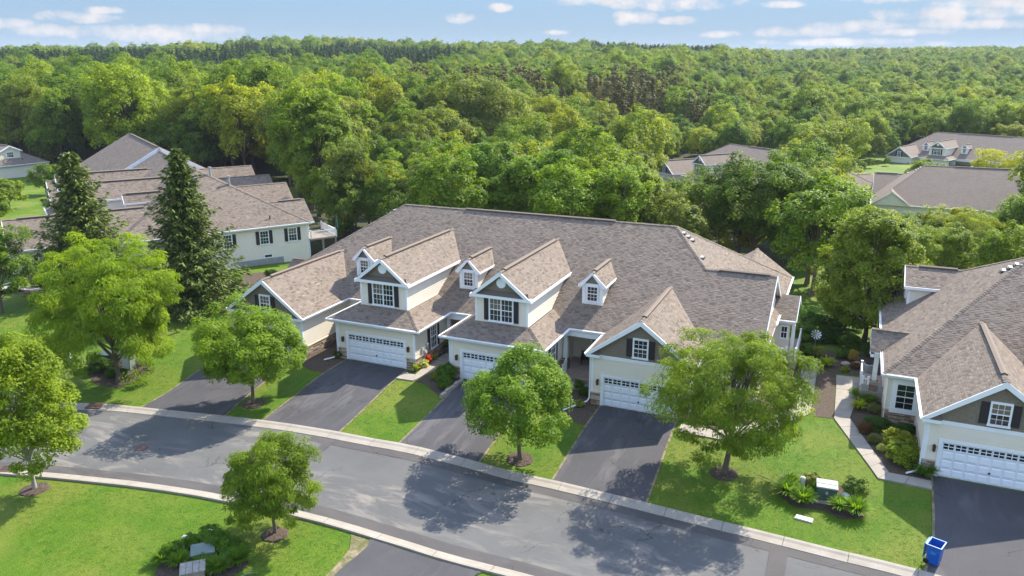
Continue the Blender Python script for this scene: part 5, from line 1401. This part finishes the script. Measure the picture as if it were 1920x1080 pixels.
PLANTS = [
 # name, mesh, x, y, width, height, colour, label
 ('flowering_plant', SHR[2], -28.32, 49.15, .80, .75, (.30, .05, .010), 'orange red flowering mound beside the left porch walk'),
 ('silver_plant', SHR[1], -28.33, 48.35, .95, .62, SILV, 'silvery leaved plant next to the orange flowers'),
 ('hosta', BLD[2], -28.38, 47.45, .85, .70, LIME, 'lime green hosta at the corner of the left big garage'),
 ('hosta', BLD[2], -28.1, 49.95, .6, .6, LIME, 'small lime hosta behind the orange flowers'),
 ('shrub', SHR[0], -25.95, 49.6, 1.25, 1.25, DK, 'dark shrub against the side of the middle garage'),
 ('shrub', SHR[1], -25.4, 46.7, 1.6, 1.35, G1, 'biggest leafy shrub beside the middle driveway'),
 ('shrub', SHR[1], -25.0, 45.5, 1.2, .95, G1, 'leafy shrub at the front end of the stone edging'),
 ('shrub', SHR[3], -26.5, 47.9, .8, .7, PALE, 'pale flowering shrub on the right of the left porch walk'),
 ('shrub', SHR[3], -26.3, 46.6, .85, .65, PALE, 'pale leaved shrub at the bend of the left porch walk'),
 ('shrub', SHR[2], -36.2, 49.6, 1.2, .95, G2, 'white flecked shrub by the stone base of the left end garage'),
 ('shrub', SHR[0], -35.4, 47.6, .9, .6, DK, 'low dark shrub beside the left downspout'),
 ('shrub', SHR[0], -36.6, 51.2, .8, .8, G1, 'shrub deep in the gap left of the left big garage'),
 ('shrub', SHR[3], -15.9, 49.4, .95, .6, DK, 'dark low shrub in front of the railed porch'),
 ('shrub', SHR[2], -15.6, 47.6, .8, .5, PALE, 'pale low plant beside the long white downspout'),
 ('shrub', SHR[0], -16.6, 50.5, .8, .65, G1, 'green shrub at the curved edge of the railed porch walk'),
 ('shrub', SHR[1], -18.6, 49.4, .8, .8, G1, 'shrub right of the middle garage side wall'),
 ('grass_plant', BLD[0], 1.9, 56.4, 1.3, .75, G2, 'fresh green grassy clump by the grey porch screen'),
 ('grass_plant', BLD[0], 2.6, 55.6, 1.2, .7, G1, 'grassy clump under the right townhouse porch'),
 ('hosta', BLD[2], 1.95, 54.4, 1.35, .8, LIME, 'lime green clump at the edge of the right townhouse walk'),
 ('shrub', SHR[3], 2.9, 54.2, 1.1, .6, GREYG, 'grey green low shrub in front of the right big window'),
 ('juniper', SHR[0], 3.0, 51.9, 1.9, .6, DK, 'spreading dark juniper in front of the stone faced bay'),
 ('shrub', SHR[3], 2.3, 50.8, 1.0, .7, RED, 'reddish brown shrub in the right townhouse bed'),
 ('lavender', SHR[3], 2.9, 49.4, .95, .6, GREYG, 'grey lavender mound in the right townhouse bed'),
 ('lavender', SHR[3], 3.3, 48.4, .7, .45, SILV, 'small silver mound in the right townhouse bed'),
 ('juniper', SHR[0], 4.5, 51.3, 1.5, .7, DK, 'dark shrub close to the right garage wall'),
 ('shrub', SHR[1], 4.2, 49.0, 1.9, 1.35, YEL, 'upper large yellow green shrub beside the right garage'),
 ('shrub', SHR[1], 4.35, 47.3, 2.1, 1.35, (.13, .18, .03), 'lower large yellow green shrub beside the right garage'),
 ('daylily', BLD[0], 5.45, 46.0, 1.35, .8, G1, 'daylily clump at the corner of the right garage door'),
 ('daylily', BLD[1], -1.45, 41.55, 1.5, .9, G2, 'daylily clump left of the pale topped cabinet'),
 ('daylily', BLD[0], -.65, 41.15, 1.5, .9, G2, 'daylily clump just in front of the small white post'),
 ('daylily', BLD[1], -1.5, 42.5, 1.2, .75, G1, 'daylily clump at the far left of the cabinet bed'),
 ('shrub', SHR[1], -.35, 43.0, 1.2, .75, PALE, 'pale leafy plant behind the small white post'),
 ('shrub', SHR[0], .0, 42.4, .8, .7, G2, 'leafy plant between the white post and the cabinet'),
 ('shrub', SHR[1], 1.85, 42.75, 1.4, 1.05, (.075, .125, .04), 'shrub right behind the pale topped cabinet'),
 ('daylily', BLD[1], 1.25, 41.0, 1.3, .85, G2, 'daylily clump in front of the small pale dome'),
 ('daylily', BLD[0], 1.95, 40.9, 1.5, .95, G2, 'large daylily clump at the right of the cabinet bed'),
 ('shrub', SHR[0], -27.9, 23.6, 1.1, .75, G2, 'leafy plant at the left corner of the near cabinet bed'),
 ('daylily', BLD[0], -27.9, 23.0, 1.1, .7, G1, 'daylily clump left of the low green cabinet'),
 ('shrub', SHR[1], -27.6, 24.5, .9, .7, G2, 'light green plant in front of the near white post'),
 ('shrub', SHR[0], -27.1, 25.2, 1.3, .75, G2, 'dark leafy plant behind the near white post'),
 ('shrub', SHR[1], -26.2, 25.0, 1.5, .85, G2, 'large leafy plant behind the low green cabinet'),
 ('shrub', SHR[2], -25.5, 24.95, 1.1, .7, G2, 'leafy plant behind the near green dome'),
 ('daylily', BLD[1], -24.6, 24.4, 1.3, .8, G1, 'daylily clump at the right end of the near bed'),
 ('daylily', BLD[0], -25.0, 23.5, 1.3, .8, G1, 'daylily clump in front of the near green dome'),
 ('daylily', BLD[1], -25.9, 23.35, 1.1, .65, G1, 'daylily clump right of the grey wooden lid'),
 ('daylily', BLD[1], -27.1, 23.2, 1.1, .65, G2, 'daylily clump left of the grey wooden lid'),
 ('shrub', SHR[1], -2.0, 64.6, 1.4, .9, G2, 'green shrub by the side entry behind the whirligig'),
 ('shrub', SHR[3], -1.2, 64.4, 1.2, .8, PALE, 'pale shrub beside the whirligig'),
 ('hosta', BLD[2], -.4, 62.2, 1.7, .8, LIME, 'wide bright clump where the two side walks end'),
 ('shrub', SHR[0], .6, 64.6, 1.3, .8, G1, 'green shrub behind the bright clump between the walks'),
 ('shrub', SHR[3], 1.4, 64.0, .9, 1.0, (.20, .17, .10), 'beige twiggy bush behind the side walks'),
 ('shrub', SHR[3], 1.6, 62.3, .9, .5, RED, 'dark red low plant near the air conditioner'),
 ('shrub', SHR[1], .9, 61.5, .7, .4, LIME, 'small lime plant above the short walk'),
 ('shrub', SHR[0], 2.8, 66.0, 1.5, 1.1, DK, 'dark bush at the foot of the tall oval tree'),
 ('shrub', SHR[2], -2.35, 61.0, .6, .75, RED, 'dark red plant at the foot of the side railing'),
 ('shrub', SHR[3], -4.3, 51.2, 1.1, .7, PALE, 'pale shrub behind the large locust'),
 ('shrub', SHR[2], -6.6, 49.4, .7, .6, (.45, .18, .02), 'orange flowering plant beside the right garage door'),
 ('shrub', SHR[0], -3.3, 54.6, 1.0, .8, DK, 'dark shrub along the right end wall of the middle townhouse'),
 ('shrub', SHR[0], -2.4, 69.0, 2.6, 1.5, G1, 'dark green bush at the back of the gap, nearest the middle townhouse'),
 ('shrub', SHR[1], -.4, 69.6, 2.6, 1.3, DK, 'low spreading bush at the back of the gap behind the whirligig'),
 ('shrub', SHR[0], 1.0, 68.0, 2.0, 1.2, G1, 'green bush left of the foot of the tall oval tree'),
 ('shrub', SHR[1], -1.6, 73.0, 3.2, 1.8, G1, 'big loose bush deepest in the gap between the townhouses'),
 ('shrub', SHR[0], .6, 74.5, 3.0, 1.9, DK, 'big dark bush deep in the gap behind the tall oval tree'),
 ('shrub', SHR[0], -50.9, 38.9, 2.0, 1.0, DK, 'dark shrub under the yellow green locust, left of the grey cabinet'),
 ('shrub', SHR[1], -48.6, 38.4, 1.5, .8, DK, 'dark shrub at the foot of the grey cabinet'),
 ('shrub', SHR[0], -60.3, 63.8, 1.9, 1.3, G1, 'round green shrub by the rocks at the left townhouse'),
 ('shrub', SHR[0], -75.0, 52.2, 1.5, 1.0, RED, 'reddish shrub beside the walk of the left townhouse'),
 ('shrub', SHR[0], -58.6, 67.5, 1.6, 1.2, DK, 'dark shrub near the foundation of the left townhouse'),
]
for (nm, me, x, y, w, hh, c, lab) in PLANTS:
    o = link(nm, me, None, (x, y, gz(x, y)+.03)); o.color = (*c, 1); o.rotation_euler = (0, 0, float(rw.uniform(0, 6.28)))
    bb = np.array([v[:] for v in o.bound_box]); ext = bb.max(0)-bb.min(0)
    k = 1.3 if nm in ('daylily', 'grass_plant') else 1.08
    o.scale = (k*w/ext[0], k*w/ext[1], hh/ext[2]); tag(o, lab, 'plant' if nm not in ('shrub', 'juniper') else 'shrub')

# ------------------------------------------------------------------ small things
def bx_mesh(name, bs, m, parent=None, loc=None, rz=0.0, bev=.0):
    V, F = poly_boxes(bs, lambda a, b, c=0.0: (a, c, b))
    me = bpy.data.meshes.new(name); me.from_pydata(V, [], F); bm = bmesh.new(); bm.from_mesh(me); bmesh.ops.recalc_face_normals(bm, faces=bm.faces[:])
    if bev: bmesh.ops.bevel(bm, geom=bm.edges[:], offset=bev, segments=2, affect='EDGES')
    bm.to_mesh(me); bm.free(); me.materials.append(m)
    o = bpy.data.objects.new(name, me); COL.objects.link(o); o.parent = parent
    if loc is not None: o.location = loc; o.rotation_euler = (0, 0, rz)
    return o
def lathe(name, prof, m, parent=None, n=16, loc=None, sx=1, sy=1):
    V = [(sx*r_*math.cos(2*math.pi*k/n), sy*r_*math.sin(2*math.pi*k/n), z) for r_, z in prof for k in range(n)]
    F = [(j*n+k, j*n+(k+1) % n, (j+1)*n+(k+1) % n, (j+1)*n+k) for j in range(len(prof)-1) for k in range(n)]+[tuple(range((len(prof)-1)*n, len(prof)*n)), tuple(range(n-1, -1, -1))]
    me = bpy.data.meshes.new(name); me.from_pydata(V, [], F); me.materials.append(m)
    o = bpy.data.objects.new(name, me); COL.objects.link(o); o.parent = parent
    if loc is not None: o.location = loc
    return o
# cabinets (a = across, b = up, c = depth)
e = empty('utility_cabinet', (.45, 41.95, gz(.45, 41.95)), .06, 'dark green utility cabinet with a pale top in the bed by the right driveway', 'utility box')
bx_mesh('pad', [(-.66, .66, -.05, .10, -.60, .60)], M['concrete'], e, bev=.02); bx_mesh('body', [(-.52, .52, .10, .82, -.46, .46)], M['util_green'], e, bev=.02)
bx_mesh('lid', [(-.55, .55, .82, .90, -.50, .50)], M['util_top'], e, bev=.02); bx_mesh('hinge', [(-.5, .5, .90, .925, -.04, .02)], M['grey_metal'], e); bx_mesh('latch', [(-.06, .06, .5, .66, -.50, -.46)], M['grey_metal'], e)
e = empty('utility_cabinet', (-26.45, 24.1, gz(-26.4, 24.1)), .75, 'low green utility cabinet in the near bed at the bottom of the photo', 'utility box')
bx_mesh('body', [(-.52, .52, -.02, .42, -.46, .46)], M['util_green'], e, bev=.025); bx_mesh('lid', [(-.55, .55, .42, .50, -.50, .50)], mat('lighter_green_top', speckled((.11, .155, .135), (.15, .20, .175), 4), rough=.5), e, bev=.02); bx_mesh('latch', [(-.08, .08, .46, .53, -.52, -.36)], M['util_green'], e)  # lid in a lighter green than the body
e = empty('utility_cabinet', (-49.0, 39.9, gz(-49, 39.9)), .1, 'tall grey green cabinet beside the trunk of the yellow green locust', 'utility box')
bx_mesh('body', [(-.36, .36, 0, 1.5, -.3, .3)], mat('grey_green_paint', speckled((.20, .24, .21), (.26, .30, .27), 5), rough=.5), e, bev=.02); bx_mesh('lid', [(-.42, .42, 1.5, 1.6, -.36, .36)], M['util_top'], e, bev=.03); bx_mesh('door', [(-.30, .30, .15, 1.4, -.33, -.30)], M['pale_plastic'], e)
e = empty('utility_cabinet', (-51.3, 40.2, gz(-51.3, 40.2)), .3, 'low green cabinet hidden among shrubs under the locust', 'utility box')
bx_mesh('body', [(-.8, .8, 0, .75, -.5, .5)], M['util_green'], e, bev=.02); bx_mesh('lid', [(-.84, .84, .75, .82, -.55, .55)], M['util_green'], e, bev=.02)
for (x, y, h_, lab) in ((-.82, 42.55, .72, 'small white pedestal post in the bed by the right driveway'), (-27.85, 24.4, .62, 'white pedestal post in the near bed'), (-54.2, 38.9, .95, 'pale pedestal post on the left lawn')):
    e = empty('pedestal_post', (x, y, gz(x, y)), .3, lab, 'utility post'); bx_mesh('body', [(-.12, .12, -.05, h_-.1, -.10, .10)], M['pale_plastic'], e, bev=.015); bx_mesh('cap', [(-.135, .135, h_-.12, h_, -.115, .115)], M['pale_plastic'], e, bev=.05)
for (x, y, lab, m_) in ((1.42, 42.2, 'pale domed cover right of the pale topped cabinet', M['pale_plastic']), (-25.25, 24.35, 'green domed cover in the near bed', mat('green_dome', None, (.16, .26, .19), .45))):
    o = lathe('domed_cover', [(.24, -.05), (.24, .18), (.21, .30), (.13, .38), (.03, .41)], m_, loc=(x, y, gz(x, y))); tag(o, lab, 'utility cover')
for (x, y, lab, rz, w) in ((-.49, 39.62, 'flat pale cover in the lawn below the pale topped cabinet', -.12, .46), (-27.75, 25.85, 'flat pale cover in the near lawn', -.2, .42)):
    e = empty('meter_pit', (x, y, gz(x, y)), rz, lab, 'pit cover'); bx_mesh('frame', [(-w, w, -.1, .05, -.24, .24)], M['concrete'], e, bev=.01); bx_mesh('lid', [(-w+.05, w-.05, .05, .075, -.20, .20)], M['pale_plastic'], e, bev=.008)
e = empty('storage_box', (-25.75, 22.75, gz(-25.8, 22.8)), .75, 'grey wooden lidded box cut by the bottom edge of the photo', 'box')
bx_mesh('body', [(-.5, .5, 0, .5, -.4, .4)], M['deck_wood'], e, bev=.01)
for k in range(4): bx_mesh('plank', [(-.55+k*.28, -.55+k*.28+.265, .5, .56, -.46, .46)], mat('grey_wood_%d' % k, speckled((.24, .22, .19), (.34, .31, .27), 5), rough=.85), e, bev=.008)
# manhole and inlets
o = lathe('manhole_cover', [(.36, .0), (.36, .035), (.33, .045), (.10, .045), (.05, .05)], M['rust_iron'], loc=(-38.04, 30.99, gz(-38, 31)+.018), n=24); tag(o, 'rusty round manhole cover in the street', 'manhole cover')
for (x, y, rz, lab) in ((-45.75, 34.15, .38, 'dark storm drain opening in the far kerb'), (-42.9, 26.0, .33, 'storm drain grate in the near kerb at the left')):
    e = empty('storm_drain', (x, y, gz(x, y)), rz, lab, 'storm drain'); bx_mesh('frame', [(-.5, .5, 0, .15, -.42, .36)], M['rust_iron'], e)
    bx_mesh('opening', [(-.44, .44, .02, .155, -.30, .28)], M['dark_metal'], e)  # solid dark block, the shade of the hole put into its colour
    for k in range(7): bx_mesh('bar', [(-.40+k*.125, -.365+k*.125, .155, .165, -.28, .26)], M['rust_iron'], e)
# blue bin
e = empty('wheeled_bin', (5.42, 37.75, gz(5.4, 37.7)+.09), -.35, 'blue wheeled recycling bin with its lid hanging open at the driveway edge', 'recycling bin')
def ring(w, d, z): return [(-w, -d, z), (w, -d, z), (w, d, z), (-w, d, z)]
V = ring(.25, .28, .06)+ring(.30, .36, 1.0)+ring(.335, .395, 1.0)+ring(.335, .395, 1.06)+ring(.285, .345, 1.06)+ring(.23, .26, .12)
F = [(3, 2, 1, 0)]+[(j*4+k, j*4+(k+1) % 4, (j+1)*4+(k+1) % 4, (j+1)*4+k) for j in range(5) for k in range(4)]+[(20, 21, 22, 23)]
me = bpy.data.meshes.new('body'); me.from_pydata(V, [], F); me.materials.append(M['plastic_blue']); link('body', me, e)
bx_mesh('rim', [(-.345, -.30, 1.055, 1.075, -.405, .405), (.30, .345, 1.055, 1.075, -.405, .405), (-.345, .345, 1.056, 1.076, -.405, -.36), (-.345, .345, 1.056, 1.076, .36, .405)], mat('pale_blue_rim', None, (.22, .38, .58), .5), e)  # rim paler than the bin body
bx_mesh('lid', [(-.42, -.385, .30, 1.06, -.36, .36)], M['blue_lid'], e, bev=.012); bx_mesh('handle', [(-.40, -.34, 1.0, 1.05, -.28, .28)], M['plastic_blue'], e)
for sg in (-1, 1):
    o = lathe('wheel', [(.13, -.03), (.13, .03)], M['dark_metal'], e, loc=(-.27, sg*.27, .13)); o.rotation_euler = (math.pi/2, 0, 0)
bx_mesh('label_plate', [(-.1, .1, .62, .76, -.352, -.33)], M['blue_lid'], e)
# air conditioner
e = empty('air_conditioner', (2.5, 61.3, gz(2.5, 61.3)), 0, 'grey air conditioner unit beside the right townhouse porch', 'air conditioner')
bx_mesh('pad', [(-.5, .5, -.1, .08, -.5, .5)], M['concrete'], e); lathe('body', [(.40, .08), (.42, .12), (.42, .82), (.40, .88), (.30, .90)], M['grey_metal'], e, 20); lathe('fan_guard', [(.30, .90), (.30, .915), (.10, .93), (.02, .93)], M['dark_metal'], e, 20)
for k in range(9): bx_mesh('grille', [(-.43, .43, .16+k*.075, .175+k*.075, -.018, .018), (-.018, .018, .161+k*.075, .174+k*.075, -.43, .43)], M['dark_metal'], e)
# whirligig
e = empty('whirligig', (-1.5, 65.6, gz(-1.5, 65.6)), 0, 'white garden whirligig on a pole behind the side walks', 'garden ornament')
lathe('pole', [(.018, 0), (.014, 1.5)], M['grey_metal'], e, 6)
for k in range(10):
    a = 2*math.pi*k/10; V = [(0, -.03, 1.5), (.40*math.cos(a-.2), -.07, 1.5+.40*math.sin(a-.2)), (.42*math.cos(a+.12), .0, 1.5+.42*math.sin(a+.12))]
    me = bpy.data.meshes.new('blade'); me.from_pydata(V, [], [(0, 1, 2)]); me.materials.append(M['white']); link('blade', me, e)
# planter on the left porch walk
e = empty('planter', (-28.0, 51.65, gz(-28, 51.6)+.08), 0, 'dark planter with a leafy fern at the left porch step', 'planter')
lathe('pot', [(.17, 0), (.24, .5), (.27, .55), (.24, .56)], M['pot'], e, 14); f_ = link('fern', BLD[1], e, (0, 0, .5)); f_.color = (*G1, 1); f_.scale = (.8, .8, .9)
# edging stones by the middle driveway
EDGE = bx_mesh('edging_stone', [(-.30, .30, -.1, .22, -.13, .13)], M['rock'], None, (0, 0, 0), 0, .025); em = EDGE.data; bpy.data.objects.remove(EDGE)
for k, wd in enumerate(('front end', 'second from the front', 'middle', 'fourth from the front', 'house end')):
    x, y = -24.42+.02*k, 44.35+k*.62
    o = link('edging_stone', em, None, (x, y, gz(x, y)+.03+.05*(k % 2))); o.rotation_euler = (0, 0, math.pi/2+float(rw.uniform(-.12, .12))); tag(o, 'grey edging block, '+wd+' of the row along the middle driveway', 'edging stone', 'edging blocks along the middle driveway')
# boulders
def boulder(x, y, s_, lab, seed):
    bm = bmesh.new(); bmesh.ops.create_icosphere(bm, subdivisions=3, radius=1); g = r(seed); ws = g.normal(size=(6, 3))*1.6; ph = g.uniform(0, 6, 6)
    for v in bm.verts:
        d = np.array(v.co); v.co = Vector(d*(1+.13*sum(math.sin(d@w+p) for w, p in zip(ws, ph))/1.5)); v.co.z *= .7
    me = bpy.data.meshes.new('boulder'); bm.to_mesh(me); bm.free(); me.materials.append(M['rock'])
    o = link('boulder', me, None, (x, y, gz(x, y)+s_*.3)); o.scale = (s_, s_*.8, s_*.8); tag(o, lab, 'rock')
for k, (x, y, s_, lab) in enumerate(((-61.8, 62.6, .9, 'largest pale boulder below the wall of the left townhouse'), (-63.0, 61.0, .65, 'second pale boulder near the right spruce'), (-60.6, 61.6, .55, 'small pale boulder beside the round shrub'), (-64.2, 62.8, .7, 'boulder nearest the right spruce'),
        (.9, 62.9, .35, 'small rock edging the bed behind the short walk'), (1.7, 63.2, .33, 'small rock right of the beige bush'), (-28.75, 46.72, .16, 'small white stone at the corner of the left big garage'))): boulder(x, y, s_, lab, 500+k)
# porch chairs
def chair(x, y, z, rz, lab):
    e = empty('porch_chair', (x, y, z), rz, lab, 'chair', 'chairs on the railed porch')
    bx_mesh('seat', [(-.26, .26, .40, .45, -.26, .26)], M['dark_metal'], e); bx_mesh('backrest', [(-.26, .26, .45, 1.0, .22, .26)], M['dark_metal'], e)
    for sg in (-1, 1):
        bx_mesh('armrest', [(sg*.27-.03, sg*.27+.03, .62, .66, -.26, .24)], M['dark_metal'], e)
        for c in (-.23, .21): bx_mesh('leg', [(sg*.26-.02, sg*.26+.02, 0, .62 if c < 0 else .40, c-.02, c+.02)], M['dark_metal'], e)
chair(-17.3, 53.7, .06, .3, 'dark porch chair nearer the left column'); chair(-16.1, 53.6, .06, -.4, 'dark porch chair nearer the right railing')
# closed umbrella and table on the left deck
dx0, dy0 = -57.9, 79.2
e = empty('closed_umbrella', (dx0, dy0, 1.25), 0, 'closed green umbrella standing on the white railed deck', 'umbrella'); lathe('pole', [(.03, 0), (.025, 2.6)], M['grey_metal'], e, 8); lathe('canopy', [(.05, .9), (.20, 1.1), (.14, 1.8), (.06, 2.45), (.02, 2.55)], M['umbrella_green'], e, 10)
# sticks lying on the lawns
for (x, y, a, l_, lab) in ((-3.2, 42.9, -.6, 1.3, 'pale fallen stick on the lawn between the large locust and the cabinet'), (-23.75, 23.6, .75, .75, 'pale fallen stick right of the near bed')):
    TV, TF = [], []; tube(TV, TF, [(0, 0, .04), (l_*.5, .08, .07), (l_, 0, .04)], [.022, .018, .008], 5); tube(TV, TF, [(l_*.4, .06, .06), (l_*.65, .25, .08)], [.012, .006], 4)
    me = bpy.data.meshes.new('fallen_stick'); me.from_pydata(TV, [], TF); me.materials.append(M['pale_bark']); o = link('fallen_stick', me, None, (x, y, gz(x, y)+.04)); o.rotation_euler = (0, 0, a); tag(o, lab, 'stick')

# ------------------------------------------------------------------ short grass over the lawns (uncountable)
def grass_field():
    g = r(1234); n = 120000
    x = g.uniform(-80, 12, n); y = 17+(66-17)*g.random(n)**1.25
    ok = in_view(x, y, 2) & (np.hypot(x, y) > 20)
    def cut(poly): return in_poly(poly, x, y)
    no = cut(FAR_BACK+NEAR_LAWN[::-1])
    for P in DRIVES.values(): no |= cut(P)
    no |= cut([(-20.2, 28.78), (-20.1, 22), (-14.6, 22), (-14.1, 29.0)])
    for P in BEDS.values(): no |= cut(P)
    for P in ([(-8.6, 46.2), (-5.94, 46.2), (-2.91, 49.3), (-1.0, 52.5), (-1.0, 63.1), (-2.2, 63.1), (-2.0, 53.3), (-3.6, 50.4), (-6.2, 47.5), (-8.6, 47.5)],
              [(.32, 60.4), (.42, 52.25), (3.0, 44.7), (5.8, 44.4), (5.8, 45.5), (3.6, 45.6), (1.42, 52.6), (1.95, 60.4)], [(-29.1, 45.6), (-27.6, 45.6), (-26.7, 52), (-28, 52), (-28.9, 46.8)],
              [(-47, 52.3), (-44.6, 46.2), (-37.6, 46.2), (-35, 47.3), (-18, 47.3), (-15.2, 48), (-8.2, 48), (-4.4, 52.4), (-4.4, 74), (-47, 74)], [(-96, 43.8), (-67.9, 51.4), (-68, 52.8), (-96.3, 45.2)], [(3, 46), (30, 46), (30, 70), (3, 70)]): no |= cut(P)
    u = (x+59.87)*math.cos(RZL)+(y-77.03)*math.sin(RZL); v = -(x+59.87)*math.sin(RZL)+(y-77.03)*math.cos(RZL); no |= (u < .5) & (v > -32)
    for (cx, cy, rr_) in ((-16.64, 39.56, .88), (-36.13, 38.73, .85), (-39.56, 25.12, .8), (-24.57, 26.92, .72), (-5.05, 42.48, .85)): no |= np.hypot(x-cx, y-cy) < rr_
    k = ok & ~no; x, y = x[k], y[k]
    V, F = [], []
    for i in range(7):
        a = g.uniform(0, 6.28); d = np.array([math.cos(a), math.sin(a)]); s_ = np.array([-d[1], d[0]]); o = g.uniform(-.10, .10, 2); hgt = g.uniform(.02, .05); b = len(V)
        for q, (rr_, z, w) in enumerate(((0, 0, .012), (.02, hgt*.65, .010), (.055, hgt, .003))):
            for sg in (-1, 1): p = o+d*rr_+s_*w*sg; V.append((p[0], p[1], z))
        F += [(b, b+1, b+3, b+2), (b+2, b+3, b+5, b+4)]
    me = np_mesh('tuft', np.array(V), np.array(F)); me.materials.append(M['blade'])
    o = instanced('grass', 'short mown grass of the lawns', (None, me), x, y, g.uniform(.55, 1.0, len(x)), M['blade'])
grass_field()

# ------------------------------------------------------------------ thin summer haze over the whole valley
def haze():
    bm = bmesh.new(); bmesh.ops.create_cube(bm, size=1); me = bpy.data.meshes.new('haze'); bm.to_mesh(me); bm.free()
    o = link('haze', me, None, (0, 4350, 18)); o.scale = (12400, 9560, 84); tag(o, 'thin pale haze over the wooded hills', None, None, 'stuff')
    m = bpy.data.materials.new('haze'); m.use_nodes = True; N = NT(m.node_tree); m.node_tree.nodes.clear()
    out = N.new('ShaderNodeOutputMaterial'); v = N.new('ShaderNodeVolumePrincipled'); v.inputs['Color'].default_value = (.80, .88, 1.0, 1); v.inputs['Density'].default_value = .00010
    N.link(v.outputs[0], out.inputs['Volume']); me.materials.append(m)
haze()
